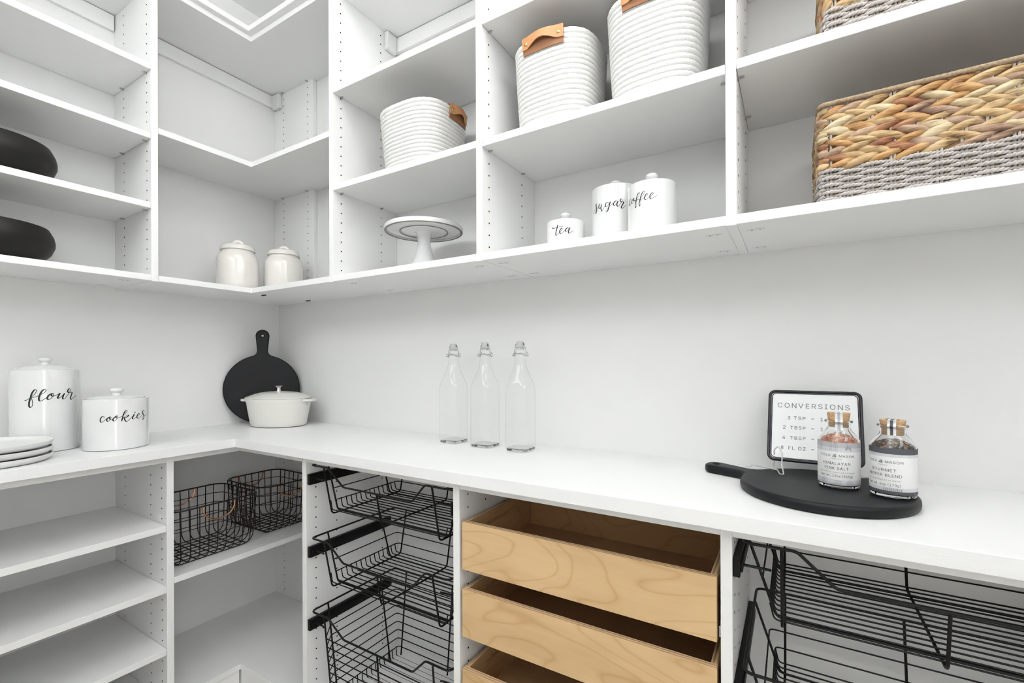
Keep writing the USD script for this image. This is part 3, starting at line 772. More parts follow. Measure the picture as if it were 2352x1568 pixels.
dup(b_first, (1.2438, -.1035, ZC), math.radians(-2), 'clear square swing-top glass bottle standing between the other two')
dup(b_first, (1.3717, -.1056, ZC), math.radians(2.5), 'clear square swing-top glass bottle, rightmost of the three on the worktop')

# ---- cake stand
t = thing('cake_stand', 'white pedestal cake stand with a grey-lined rim on the wall shelf', 'cake stand', (1.0461, -.160, ZB + T))
zr = .1357
CR = .1246
part('plate', lathe([(0, zr - .004), (.030, zr - .004), (.072, zr - .002), (.0755, zr - .0045), (.0795, zr - .002), (CR - .008, zr - .0005), (CR - .0055, zr - .004), (CR - .0015, zr - .004), (CR, zr - .001), (CR, zr + .0085), (CR - .002, zr + .0105), (CR - .006, zr + .0090), (CR - .010, zr + .004), (0, zr + .0035)], 96), 'ceramic_white', t, 35)
part('rim_line', lathe([(CR - .0072, zr - .0036), (CR - .0072, zr - .0044), (CR - .0008, zr - .0043), (CR - .0008, zr - .0030)], 96), 'ceramic_grey_rim', t, 35, label='dark grey rim line')
part('ring_line', lathe([(.0738, zr - .0036), (.0738, zr - .0050), (.0772, zr - .0050), (.0772, zr - .0036)], 96), 'ceramic_grey_rim', t, 35, label='dark grey ring')
part('pedestal', lathe([(0, .0004), (.056, .0004), (.0575, .002), (.056, .005), (.049, .013), (.0385, .030), (.0300, .050), (.0240, .074), (.0206, .094), (.0202, .106), (.0220, .120), (.0262, zr - .0055), (.0285, zr - .0042), (0, zr - .004)], 64), 'ceramic_white', t, 35)

# ---- cream lidded jars in the corner
def lidded_jar(label, x, y, rz):
    t = thing('lidded_jar', label, 'jar', (x, y, ZB + T), rz, 'cream lidded jars on the corner shelf')
    R = .0735
    part('body', lathe([(0, .0004), (R - .007, .0004), (R - .002, .006), (R, .020), (R, .100), (R - .0015, .115), (R - .006, .128), (R - .014, .139), (R - .0175, .1445), (R - .018, .150), (R - .022, .150), (R - .022, .140), (R - .006, .11), (R - .005, .01), (0, .006)], 80), 'ceramic_cream', t, 45)
    ld = part('lid', lathe([(0, .1502), (R - .0215, .1502), (R - .0190, .1494), (R - .0132, .1492), (R - .0120, .1502), (R - .0122, .1520), (R - .0150, .1600), (R - .0175, .1655), (R - .0195, .1680), (R - .0230, .1694), (R - .034, .1708), (.010, .1724), (0, .1724)], 72), 'ceramic_cream', t, 45)
    arch = [(.0165 * math.cos(q), 0, .1705 + .0165 * math.sin(q)) for q in np.linspace(-.12, PI + .12, 22)]
    part('loop_handle', tube(arch, .0038, 10, flat=1.7), 'ceramic_cream', ld, 45)
    return t
lidded_jar('cream glazed lidded jar, the one further left and nearer the shelf front', .2055, -.2960, .95)
lidded_jar('cream glazed lidded jar, the one beside the drilled end panel', .2725, -.1476, .75)

# ---- black bowls
def bowl(label, x, y, z):
    t = thing('bowl', label, 'bowl', (x, y, z), 0, 'black wooden bowls on the left wall shelves')
    part('shell', lathe([(0, .0003), (.082, .0003), (.096, .004), (.114, .016), (.129, .034), (.1370, .055), (.1375, .068), (.1345, .083), (.1275, .098), (.1245, .1035), (.1215, .1045), (.1195, .1025), (.1235, .090), (.1290, .066), (.124, .045), (.108, .024), (.085, .011), (0, .009)], 96), 'black_bowl_wood', t, 40)
bowl('large black wooden bowl on the higher shelf of the left wall', .1470, -.9415, 1.6762 + T)
bowl('large black wooden bowl on the lowest shelf of the left wall', .1470, -.9463, ZB + T)

# ---- coiled rope baskets
def rope_basket(name_label, x, y, z, a0, b0, a1, b1, h, rows, handles, group=None, rz=0):
    """A basket of one coiled cotton rope. a, b: half axes at the base (0) and rim (1); handles: angles of the leather handles."""
    t = thing('rope_basket', name_label, 'basket', (x, y, z), rz, group)
    EXP = 2 / 3.0
    def wall(th, zz, off=0.0):
        k = min(max(zz / h, 0), 1)
        k = k ** .8
        A, B = a0 + (a1 - a0) * k + off, b0 + (b1 - b0) * k + off
        c, s = math.cos(th), math.sin(th)
        return np.array([A * math.copysign(abs(c) ** EXP, c), B * math.copysign(abs(s) ** EXP, s), zz])
    per, pitch = 150, h / rows
    r = pitch * .60
    # even spacing round the section
    tt = np.linspace(0, 2 * PI, 1441)
    ring = np.array([wall(q, h / 2)[:2] for q in tt])
    acc = np.concatenate([[0], np.cumsum(np.linalg.norm(np.diff(ring, axis=0), axis=1))])
    even = np.interp(np.linspace(0, acc[-1], per, endpoint=False), acc, tt)
    pts = [wall(even[k % per], r + (h - 2 * r) * k / (per * (rows - 1)), -r) for k in range(per * (rows - 1))] + [wall(even[k], h - r, -r) for k in range(per)]
    P = np.array(pts)
    n = 10
    V, F = tube(P, r, n)
    # plaited surface: small raised stitches that run round the rope
    N = len(P)
    ii, jj = np.meshgrid(np.arange(N), np.arange(n), indexing='ij')
    ctr = np.repeat(P, n, 0)
    bump = .045 * np.sin(ii * 1.9 + jj * 2 * PI / n * 2).ravel() + .03 * rng.standard_normal(N * n)
    V[:N * n] = ctr + (V[:N * n] - ctr) * (1 + bump[:, None])
    part('coiled_rope', (V, F), 'cotton_rope', t, True)
    base = np.array([wall(q, r, -.003)[:2] for q in np.linspace(0, 2 * PI, 72, endpoint=False)])
    part('base', bevel_prism(base, .0004, .006, .0015, n=2), 'cotton_rope', t)
    for th0, half in handles:
        # arc coordinate along the rim around th0
        q = np.linspace(th0 - 1.2, th0 + 1.2, 400)
        xy = np.array([wall(v, h)[:2] for v in q])
        ac = np.concatenate([[0], np.cumsum(np.linalg.norm(np.diff(xy, axis=0), axis=1))]); ac -= np.interp(th0, q, ac)
        def on(s, zz, off):
            v = np.interp(s, ac, q)
            p0, p1 = wall(v, zz), wall(v + .01, zz)
            tg = p1 - p0; nrm = np.array([tg[1], -tg[0], 0]); nrm /= max(np.linalg.norm(nrm), 1e-9)
            return p0 + nrm * off
        hd = part('handle', cat(band(on, -half, half, h - .040, h + .0012, .0006, .0022, 20, 3), band(on, -half, half, h - .038, h + .0012, -2 * r - .0030, .0022, 20, 2),
                                band(on, -half, half, h + .0010, h + .0032, -2 * r - .0028, 2 * r + .0056, 20, 1)), 'brown_leather', t, 30, label='folded tan leather handle')
        # front strap bulging away from the wall, its lower edge arched
        nn, nz = 30, 4
        S = np.linspace(-half, half, nn + 1)
        top, V2 = [], []
        def strap(s, f, extra):
            u = s / half
            g = max(0.0, math.cos(u * PI / 2 * 1.35)) ** 1.3 if abs(u) < .74 else 0.0
            z1, z0 = h + .0030, h - .0270 + .0100 * g
            return on(s, min(z0 + (z1 - z0) * f, h), .0030 + .0105 * g * (1 - .35 * f) + extra) + np.array([0, 0, max(0, z0 + (z1 - z0) * f - h)])
        G = lambda e: np.array([strap(s, f, e) for f in np.linspace(0, 1, nz + 1) for s in S])
        V2 = np.vstack([G(.0026), G(0)])
        m0 = (nn + 1) * (nz + 1)
        Q = []
        for k in range(nz):
            for i in range(nn):
                p = k * (nn + 1) + i
                Q += [(p, p + 1, p + nn + 2, p + nn + 1), (m0 + p, m0 + p + nn + 1, m0 + p + nn + 2, m0 + p + 1)]
        edge = list(range(nn + 1)) + [k * (nn + 1) + nn for k in range(1, nz + 1)] + [nz * (nn + 1) + i for i in range(nn - 1, -1, -1)] + [k * (nn + 1) for k in range(nz - 1, 0, -1)]
        for p, p2 in zip(edge, edge[1:] + edge[:1]):
            Q.append((p2, p, p + m0, p2 + m0))
        part('strap', (V2, np.array(Q)), 'tan_leather', hd, 30)
        for s in (-half * .80, half * .80):
            c = strap(s, .42, .0026)
            nrm = strap(s, .42, .0126) - c; nrm /= np.linalg.norm(nrm)
            part('rivet', dot_dome(c, nrm, .0048, .0022), 'brass', hd, 40, label='brass rivet')
    return t
def dot_dome(c, normal, r, h):
    Z = np.asarray(normal, float)
    X = np.cross(Z, [0, 0, 1.0]); X /= np.linalg.norm(X)
    return xform(lathe([(0, h), (r * .45, h * .92), (r * .8, h * .55), (r, 0)], 18), X, np.cross(Z, X), Z, c)
ZS = 1.7414 + T
rope_basket('small white coiled rope basket over the cake stand, leather handles at its ends', 1.0374, -.1500, 1.7425 + T, .1080, .1010, .1287, .1185, .2030, 17, [(.07, .0450), (PI + .0, .045)])
rope_basket('white coiled rope basket with its whole rim showing, on the left of its shelf', 1.5295, -.1500, ZS, .1010, .0990, .1148, .1123, .2335, 19, [(-PI / 2 + .0, .0565), (PI / 2, .0565)])
rope_basket('tallest white coiled rope basket, its rim cut off by the top of the picture', 1.7868, -.1500, ZS, .0995, .0975, .1139, .1125, .2470, 20, [(-PI / 2 - .0, .0555), (PI / 2, .0555)])

# ---- woven rectangular baskets
def lens(L, w, d, seed, n=11, m=10):
    """One visible length of a twisted leaf strand: a spindle with fibrous ridges."""
    g = np.random.default_rng(seed)
    xs = np.linspace(-1, 1, n)
    prof = np.clip(1 - np.abs(xs) ** 2.4, .05, 1) ** .72
    rid = 1 + .07 * g.standard_normal(m)
    bow = .10 * g.standard_normal()
    rows = []
    for x, p in zip(xs, prof):
        a = np.linspace(0, 2 * PI, m, endpoint=False) + .5 * x
        rows.append(np.column_stack([np.full(m, x * L / 2), w / 2 * p * rid * np.cos(a) + bow * w * (1 - x * x), d * (.5 * p * rid * np.sin(a) + .22 - .62 * x * x)]))
    V = np.vstack(rows)
    i = np.arange(m); j = (i + 1) % m
    F = np.vstack([np.stack([k * m + i, k * m + j, (k + 1) * m + j, (k + 1) * m + i], 1) for k in range(n - 1)])
    return V, F
LENSES = [lens(1, 1, 1, k) for k in range(9)]
def woven_basket(label, x0, x1, y0, y1, z, h, hcord, seed):
    g = np.random.default_rng(seed)
    cx, cy = (x0 + x1) / 2, (y0 + y1) / 2
    t = thing('woven_basket', label, 'basket', (cx, cy, z), 0, 'woven hyacinth baskets at the right edge')
    W, D = (x1 - x0) / 2, (y1 - y0) / 2
    def taper(zz):
        return 1 - .012 * (1 - zz / h)
    ow = [(-W + .006, -D + .006), (W - .006, -D + .006), (W - .006, D - .006), (-W + .006, D - .006)]
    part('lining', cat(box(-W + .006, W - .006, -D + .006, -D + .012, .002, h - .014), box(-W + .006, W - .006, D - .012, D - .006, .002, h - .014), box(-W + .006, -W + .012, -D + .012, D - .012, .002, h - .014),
                       box(W - .012, W - .006, -D + .012, D - .012, .002, h - .014), box(-W + .006, W - .006, -D + .006, D - .006, .0005, .006)), 'basket_lining_dark', t, False)
    sides = [((-W, -D), (1, 0), (0, -1), 2 * W), ((-W, D), (0, -1), (-1, 0), 2 * D), ((W, -D), (0, 1), (1, 0), 2 * D), ((W, D), (-1, 0), (0, 1), 2 * W)]
    rows = 9
    top = h - .0135
    dz = (top - hcord) / rows
    budget = {0: 1.0, 1: 1.0, 2: 0, 3: 0}
    hidden = []
    for si, (o, d, nrm, Ln) in enumerate(sides):
        X, Nn = np.array([d[0], d[1], 0.0]), np.array([nrm[0], nrm[1], 0.0])
        for k in range(rows):
            sgn = 1 if k % 2 == 0 else -1
            zz = top - (k + .5) * dz
            s = -.016 + .014 * g.random()
            while s < Ln + .006:
                L = .066 + .024 * g.random()
                ang = sgn * (.24 + .10 * g.random()) + (.04 if sgn > 0 else .02)
                mid = s + L * .36
                a0, a1 = max(mid - L / 2, -.0015), min(mid + L / 2, Ln + .0015)
                if a1 - a0 < .014:
                    s += L * .46; continue
                Lx, mid = (a1 - a0) * 1.04, (a0 + a1) / 2
                ang *= min(1.0, Lx / L + .25)
                c, sn = math.cos(ang), math.sin(ang)
                A = (X * c + np.array([0, 0, sn]))
                B = (-X * sn + np.array([0, 0, c]))
                edge = min(a0, Ln - a1)
                O = np.array([o[0], o[1], 0]) * taper(zz) + X * mid + np.array([0, 0, zz + .0012 * g.standard_normal()]) - Nn * (.0048 + .0022 * g.random())
                v, f = LENSES[g.integers(9)]
                m = (v * np.array([Lx, dz * (1.08 + .30 * g.random()), .0130 + .004 * g.random()])) @ np.array([A, B, Nn]) + O
                look = HY[g.choice(5, p=HYW)]
                if si < 2:
                    part('strand', (m, f), look, t, True)
                else:
                    hidden.append((m, f))
                s += L * .46
    part('strand_rows', cat(*hidden), 'hyacinth_straw', t, 40, kind='stuff')
    # twisted paper cords woven over and under the stakes
    nc = max(6, int(hcord / .0062))
    pitch = hcord / nc
    st = .030
    for k in range(nc):
        zz = .002 + (k + .5) * (hcord - .003) / nc
        segs = []
        for ply in (0, PI):
            P = []
            for si, (o, d, nrm, Ln) in enumerate(((sides[0]), (sides[2]), (sides[3]), ((-W, D), (0, -1), (-1, 0), 2 * D))):
                n = int(Ln / .0022)
                for q in np.linspace(0, 1, n, endpoint=False):
                    s = q * Ln
                    wob = .0036 * math.sin(s / st * PI + k * PI) - .0010 + .0004 * math.sin(s * 91 + k * 2.3)
                    edge = min(s, Ln - s)
                    inset = .004 * max(0, 1 - edge / .006)
                    ph = s * 2 * PI / .0130 + ply
                    P.append(np.array([o[0], o[1], 0]) * taper(zz) + np.array([d[0], d[1], 0]) * s + np.array([nrm[0], nrm[1], 0]) * (wob - inset + .0013 * math.cos(ph)) + np.array([0, 0, zz + .0014 * math.sin(ph)]))
            segs.append(tube(np.array(P), pitch * .34, 5, True))
        part('cord', cat(*segs), 'paper_cord', t, True)
    stakes = []
    for o, d, nrm, Ln in (sides[0], sides[1]):
        for s in np.arange(st / 2, Ln, st):
            b0 = np.array([o[0], o[1], 0]) + np.array([d[0], d[1], 0]) * s - np.array([nrm[0], nrm[1], 0]) * .0040
            for off in (-.0026, .0026):
                p = b0 + np.array([d[0], d[1], 0]) * off
                part('stake', tube([p + (0, 0, .001), p + (0, 0, hcord * .5), p + (0, 0, h - .008)], .0021, 6), 'paper_cord', t, 30)
    # rim: a wire bound with a narrow strip
    R = np.vstack([np.column_stack([q[:, 0] * W, q[:, 1] * D, np.full(len(q), h - .005)]) for q in [np.array([(-1, -1), (1, -1), (1, 1), (-1, 1)], float)]])
    rp = bend(R, .012, 5, True)
    ln = LineString(np.vstack([rp, rp[:1]]))
    rp = np.array([ln.interpolate(s).coords[0] for s in np.arange(0, ln.length, .0016)])
    v, f = tube(rp, .0044, 10, True)
    n = len(rp)
    ii, jj = np.meshgrid(np.arange(n), np.arange(10), indexing='ij')
    saw = ((ii * .0016 / .0085 + jj / 10.0) % 1.0).ravel()
    ctr = np.repeat(rp, 10, 0)
    v = ctr + (v - ctr) * (.92 + .16 * saw)[:, None]
    part('bound_rim', (v, f), 'wrapped_rim', t, 40)
    return t
woven_basket('brown woven basket with a grey cord base on the lower right shelf', 2.1035, 2.4880, -.2740, -.0240, ZB + T, .1830, .0610, 3)
woven_basket('brown woven basket at the top right corner, only its base in view', 2.1110, 2.4955, -.2740, -.0240, 1.7450 + T, .1830, .0470, 4)

# ---- free-standing wire baskets with copper handles
def wire_basket(label, x0, x1, y0, y1, z, h, group):
    cx, cy = (x0 + x1) / 2, (y0 + y1) / 2
    t = thing('wire_basket', label, 'basket', (cx, cy, z), 0, group)
    W, D = (x1 - x0) / 2, (y1 - y0) / 2
    fl = .93                                                          # footprint against rim
    rim = rounded_rect(2 * W, 2 * D, .045, 7)
    part('rim_wire', tube(np.column_stack([rim, np.full(len(rim), h)]), .0026, 8, True), 'dark_bronze', t, 40)
    def loop_at(k):
        s = fl + (1 - fl) * k
        return rounded_rect(2 * W * s, 2 * D * s, .045, 7)
    for k in (.24, .44, .63, .82):
        q = loop_at(k)
        part('hoop_wire', tube(np.column_stack([q, np.full(len(q), h * k)]), .0014, 6, True), 'dark_bronze', t, 40)
    r = .0018
    z0 = r + .0022
    n1, n2 = max(4, int(round(2 * D / .034))), max(4, int(round(2 * W / .036)))
    for i in range(n1):
        y = (-D + .028) + (2 * D - .056) * i / (n1 - 1)
        p = bend([(-W, y, h), (-W * fl, y * fl, z0), (W * fl, y * fl, z0), (W, y, h)], .042, 7)
        part('upright_wire', tube(p, r, 6), 'dark_bronze', t, 40)
    for i in range(n2):
        x = (-W + .028) + (2 * W - .056) * i / (n2 - 1)
        p = bend([(x, -D, h), (x * fl, -D * fl, z0 - .0024), (x * fl, D * fl, z0 - .0024), (x, D, h)], .042, 7)
        part('upright_wire', tube(p, r, 6), 'dark_bronze', t, 40)
    for s in (-1, 1):
        a = [(s * (W + .004), .052 * math.cos(q), h - .002 - .052 * max(0, math.sin(q)) ** .8) for q in np.linspace(0, PI, 25)]
        part('handle', tube(a, .0025, 8), 'copper', t, 40, label='copper loop handle')
wire_basket('bronze wire basket at the front of the corner shelf, copper handle hanging', .0640, .3440, -.5860, -.2900, .4995, .1880, 'wire baskets on the corner base shelf')
wire_basket('bronze wire basket at the back of the corner shelf, against its end panel', .0240, .3080, -.2580, -.0260, .4995, .1880, 'wire baskets on the corner base shelf')

# ---- pull-out wire baskets
WB = XU[1] - XU[0] - T
def pullout(label, deep, group, at):
    t = thing('pull_out_basket', label, 'basket', at, 0, group)
    H, th = .0028, .0016
    D = .300 if deep else .150
    y0, y1 = -.3855, -.034
    e = .0165
    top = bend([(e, y1, 0), (e, y0, 0), (.097, y0 + .001, 0), (.152, y0 + .012, -.0535), (WB - .152, y0 + .012, -.0535), (WB - .097, y0 + .001, 0), (WB - e, y0, 0), (WB - e, y1, 0)], .018, 6, True)
    part('top_wire', tube(top, H, 8, True), 'black_wire', t, 40)
    for x, zt, yt in ((.075, 0, y0 + .003), (WB / 2, -.0535, y0 + .015), (WB - .075, 0, y0 + .003)):
        p = bend([(x, yt, zt - .002), (x, -.353, -D), (x, -.062, -D), (x, y1 + .002, -.001)], .016, 6)
        part('frame_wire', tube(p, H * .92, 8), 'black_wire', t, 40)
    for y in (-.325, -.105):
        p = bend([(e + .001, y, -.001), (.066, y, -D + .0045), (WB - .066, y, -D + .0045), (WB - e - .001, y, -.001)], .016, 6)
        part('frame_wire', tube(p, H * .92, 8), 'black_wire', t, 40)
    levels = (-.082, -.117) if not deep else tuple(-.044 - .0275 * k for k in range(8)) + (-.264,)
    def rad(z):
        k = -z / D
        return e + (.066 - e) * k, y0 + (-.353 - y0) * k, y1 + (-.062 - y1) * k
    for z in levels:
        x, ya, yb = rad(z)
        ring = [(x, -.3265, z), (x, yb, z), (WB - x, yb, z), (WB - x, -.3265, z)]
        if deep and z < -.06:
            ring = [(.073, ya + .002, z)] + ring + [(WB - .073, ya + .002, z)]
            part('side_wire', tube(bend(ring, .012, 5, True), th, 6, True), 'black_wire', t, 40)
        else:
            part('side_wire', tube(bend(ring, .012, 5), th, 6), 'black_wire', t, 40)
    zl = levels[-1]
    xl = rad(zl)[0]
    for y in np.linspace(-.343, -.072, 15):
        p = bend([(xl + .001, y, zl + .003), (.0625, y, -D + .008), (WB - .0625, y, -D + .008), (WB - xl - .001, y, zl + .003)], .010, 4)
        part('floor_wire', tube(p, th, 6), 'black_wire', t, 40)
    for x in (.0145, WB - .0145):
        part('slide_hook', tube(bend([(x, y0 + .020, -.047), (x + (.030 if x < .1 else -.030), y0 + .020, -.047), (x + (.044 if x < .1 else -.044), y0 + .014, -.045)], .006), H * .9, 8), 'black_wire', t, 40)
    return t
s_first = pullout('shallow black pull-out wire basket beside the corner, topmost of three', False, 'shallow pull-out wire baskets', (XU[0] + T, 0, BT[0]))
dup(s_first, (XU[0] + T, 0, BT[1]), 0, 'shallow black pull-out wire basket beside the corner, second from the top')
pullout('deep black pull-out wire basket beside the corner, lowest of three', True, None, (XU[0] + T, 0, BT[2]))
dup(s_first, (XU[2] + T, 0, BT[0]), 0, 'shallow black pull-out wire basket right of the drawers, upper one')
dup(s_first, (XU[2] + T, 0, BT[1]), 0, 'shallow black pull-out wire basket right of the drawers, lower one')

# ---- conversions sign on a little easel
ZBD = ZC + .0195
s_az, s_ta = -.0259, .4329
SX = np.array([math.cos(s_az), math.sin(s_az), 0]); SN = np.array([math.sin(s_az), -math.cos(s_az), 0])
SU = np.array([0, 0, 1.0]) * math.cos(s_ta) - SN * math.sin(s_ta)
SZ = np.cross(SX, SU)
SO = np.array([2.0982, -.105, .953])
SW, SH = .1769, .1683
t = thing('sign', 'white enamel kitchen measures sign in a black rounded frame', 'sign', SO)
def on_sign(m, z=0.0, x=0.0, y=0.0):
    return xform(m, SX, SU, SZ, SX * x + SU * y + SZ * z)
rr = rounded_rect(SW - .006, SH - .006, .011, 8)
part('panel', on_sign(bevel_prism(rr, -.003, .0004, .0006, n=2), 0, 0, SH / 2), 'sign_enamel', t, 30)
part('frame', on_sign(tube(np.column_stack([rounded_rect(SW - .0062, SH - .0062, .0115, 8), np.zeros(36)]), .0033, 10, True), .0012, 0, SH / 2), 'sign_frame_metal', t, 40, label='black metal frame')
part('inner_edge', on_sign(tube(np.column_stack([rounded_rect(SW - .0155, SH - .0155, .009, 8), np.zeros(36)]), .0009, 6, True), .0008, 0, SH / 2), 'sign_frame_metal', t, 40)
def sign_text(txt, h, x0, y0, x1=None, look='ink_grey', track=.16):
    m = letters(txt, h, .0002, track=track)
    v, f = m
    v = v.copy()
    if x1 is not None:
        v[:, 0] = (v[:, 0] - v[:, 0].min()) / (v[:, 0].max() - v[:, 0].min()) * (x1 - x0)
    part('lettering', on_sign((v, f), .0005, x0, y0), look, t, False)
sign_text('CONVERSIONS', .0113, -.0694, .1258, .0660)
for txt, qty, unit, rest, y, xq, xu in (('3', '3', 'TSP', '1 TBSP', .0980, -.0500, -.0375), ('2', '2', 'TBSP', '1', .0752, -.0590, -.0440), ('4', '4', 'TBSP', '', .0514, -.0595, -.0440), ('8', '8', 'FL OZ', '', .0281, -.0625, -.0470)):
    sign_text(qty, .0074, xq, y, look='ink_soft', track=.1)
    sign_text(unit, .0074, xu, y, -.0150, look='ink_soft')
    sign_text('=', .0056, -.0043, y + .0014, .0006, look='ink_soft')
    if rest:
        sign_text(rest, .0074, .0118, y, look='ink_soft', track=.22)
ez = thing('easel', 'small clear plastic easel holding the kitchen measures sign', 'easel', (2.0982, -.105, ZBD))
def easel_side(s):
    g = .0013
    x = s * .0640
    # hooked foot in front, loop over the panel's lower edge, runner to the back
    loop = bend([(x - .009 * s, -.052, g), (x - .005 * s, -.034, .018), (x - .006 * s, -.026, .040), (x + .001 * s, -.014, .0545), (x + .0095 * s, -.014, .046), (x + .0095 * s, -.0105, .034)], .008, 6)
    foot = bend([(x - .009 * s, -.052, g), (x - .002 * s, -.054, g), (x + .003 * s, -.032, g + .004), (x + .055 * s, .004, g + .0035), (x + .056 * s, -.010, g), (x + .064 * s, -.010, g)], .004, 4)
    back = bend([(x + .003 * s, -.032, g + .004), (x + .012 * s, .020, g), (x + .012 * s, .058, g), (x + .010 * s, .045, .075)], .008, 6)
    return loop, foot, back
for s in (1, -1):
    lp, ft, bk = easel_side(-s)
    part('hook', tube(lp, .0014, 7), 'clear_acrylic', ez, 40)
    part('foot', tube(ft, .0014, 7), 'clear_acrylic', ez, 40)
    part('back_leg', tube(bk, .0012, 7), 'clear_acrylic', ez, 40)

# ---- spice jars with corks
def on_jar(R, ang):
    def fn(s, z, off=0.0):
        th = ang + s / R
        return np.array([(R + off) * math.cos(th), (R + off) * math.sin(th), z])
    return fn
def wrap(m, fn, x, z, off=.0003):
    v, f = m
    e = max(1, 1)
    V = np.array([fn(x + p[0], z + p[1], off + p[2]) for p in v])
    return V, f
def spice_jar(name, label, x, y, ang, lines, bands, look_fill, fill_looks, content_name, content_label, content_cat, cork_z, seal_ang, seal_look, crystals):
    R = .0340
    t = thing(name, label, 'jar', (x, y, ZBD))
    gl = lathe([(0, .0024), (.024, .0010), (.030, .0003), (.0325, .0012), (.0338, .0050), (R, .0090), (R, .0830), (.0334, .0880), (.0315, .0930), (.0270, .0990), (.0228, .1042), (.0197, .1080), (.0186, .1120), (.0184, .1190), (.0200, .1205), (.0226, .1222), (.0230, .1240), (.0222, .1256), (.0200, .1262), (.0180, .1256),
                 (.0166, .1200), (.0164, .1110), (.0180, .1062), (.0210, .1018), (.0252, .0970), (.0296, .0912), (.0314, .0868), (.0319, .0830), (.0319, .0090), (.0300, .0052), (.0, .0048)], 72)
    part('glass', gl, 'clear_glass', t, 50)
    ck = part('cork', lathe([(0, cork_z - .027), (.0158, cork_z - .027), (.0163, cork_z - .0255), (.0164, cork_z - .016), (.0190, cork_z - .0008), (.0186, cork_z), (0, cork_z)], 40), 'cork', t, 40)
    fn = on_jar(R, ang)
    half = R * PI * .86
    part('label', band(fn, -half, half, .0072, .0868, .00015, .00012, 72, 2), 'label_paper', t, 40, label='printed paper label')
    for z0, z1, lk in bands:
        part('label_band', band(fn, -half, half, z0, z1, .0003, 0, 72, 1), lk, t, 40)
    for txt, h, z, s0, s1, lk, sh in lines:
        m = letters(txt, h, .00008, shear=sh, track=.06)
        v, f = m
        v = v.copy(); v[:, 0] = (v[:, 0] - v[:, 0].min()) / (v[:, 0].max() - v[:, 0].min()) * (s1 - s0)
        part('lettering', wrap((v, f), fn, s0, z, .0004), lk, t, False)
    # engraved ornaments of the printed label: fine bars and outlined peppercorns or salt blocks
    fine = []
    g = np.random.default_rng(len(name))
    if crystals:
        for s in (-.030, -.0275, -.0262, -.012, -.0102, -.0078, -.0040, -.0012, .0008):
            fine.append(band(fn, s, s + .0003, .0705, .0860, .00045, 0, 1, 1))
        for k in range(26):
            s = .0130 + .0100 * g.random(); z = .0710 + .0115 * g.random()
            fine.append(band(fn, s, s + .0005, z, z + .003, .00045, 0, 1, 1))
        for s0, z0, rr_ in ((-.020, .0130, .0075), (.0035, .0098, .0085), (.0215, .0110, .0070)):
            for k in range(9):
                w = rr_ * math.sqrt(max(.05, 1 - ((k - 4) / 4.6) ** 2))
                zc = z0 + (k - 4) * rr_ / 5
                if .0075 < zc < .0225:
                    fine.append(band(fn, s0 - w, s0 + w * (.2 + .8 * g.random()), zc, zc + .00035, .00045, 0, 6, 1))
    else:
        for s0, z0, rr_ in ((.004, .0790, .0120), (.004, .0790, .0095), (-.018, .0790, .0060), (.029, .0790, .0100)):
            for q in np.linspace(PI * 1.05, PI * 1.95, 26):
                zc = z0 + rr_ * math.sin(q) * .9
                if .0716 < zc < .0766:
                    fine.append(band(fn, s0 + rr_ * math.cos(q), s0 + rr_ * math.cos(q) + .0005, zc, zc + .0006, .00045, 0, 1, 1))
        for k in range(30):
            s = .000 + .0009 * k
            fine.append(band(fn, s, s + .00025 + .0003 * (k % 3 == 0), .0130, .0130 + .0055 * (.6 + .4 * g.random()), .00045, 0, 1, 1))
    part('label_ornament', cat(*fine), 'ink_grey', t, False, kind='stuff')
    # paper seal over the cork and down the neck, its end cut to a swallowtail
    zt = cork_z
    path = [(-.010, zt + .0004), (.0184, zt + .0004), (.0193, zt - .0006), (.0188, .1290), (.0202, .1268), (.0232, .1256), (.0236, .1236), (.0206, .1208), (.0190, .1180), (.0192, .1100), (.0199, .1080)]
    Pp = curve(path, 4)
    ca, sa = math.cos(seal_ang), math.sin(seal_ang)
    def strip(w0, w1, cut, off):
        V, F = [], []
        n = len(Pp)
        for k, (r, z) in enumerate(Pp):
            for w in (w0, (w0 + w1) / 2, w1):
                rr2 = r + off
                th = w / max(rr2, .012) if r > .008 else 0
                if r > .008:
                    V.append((rr2 * math.cos(seal_ang + th), rr2 * math.sin(seal_ang + th), z + off * .6))
                else:
                    V.append((rr2 * ca - w * sa, rr2 * sa + w * ca, z + off * .6))
        if cut:
            for e, w in ((0, w0), (2, w1)):
                q = np.array(V[(n - 1) * 3 + e]); V[(n - 1) * 3 + e] = (q[0], q[1], q[2] - .0045)
        for k in range(n - 1):
            for e in (0, 1):
                a = k * 3 + e
                F.append((a, a + 3, a + 4, a + 1))
        return np.array(V), np.array(F)
    sl = part('seal', strip(-.0062, .0062, True, .0003), 'label_paper', t, 40, label='paper seal strip over the cork')
    part('seal_stripe', strip(-.0022, .0022, False, .0005), seal_look, sl, 40)
    if not crystals:
        part('seal_ring', xform(lathe([(.0088, 0), (.0088, .0004), (.0100, .0004), (.0100, 0)], 30), (1, 0, 0), (0, 1, 0), (0, 0, 1), (0, 0, zt + .0003)), 'label_charcoal', sl, 30)
    # what is in the jar
    c = thing(content_name, content_label, content_cat, (x, y, ZBD))
    tag(c, kind='stuff')
    top = .0985
    part('heap', lathe([(0, .0056), (.0290, .0058), (.0303, .009), (.0303, .0815), (.0286, .0870), (.0235, .0925), (.0150, .0955), (0, .0965)], 48), look_fill, c, 40)
    groups = [[] for _ in fill_looks]
    n = 420 if crystals else 400
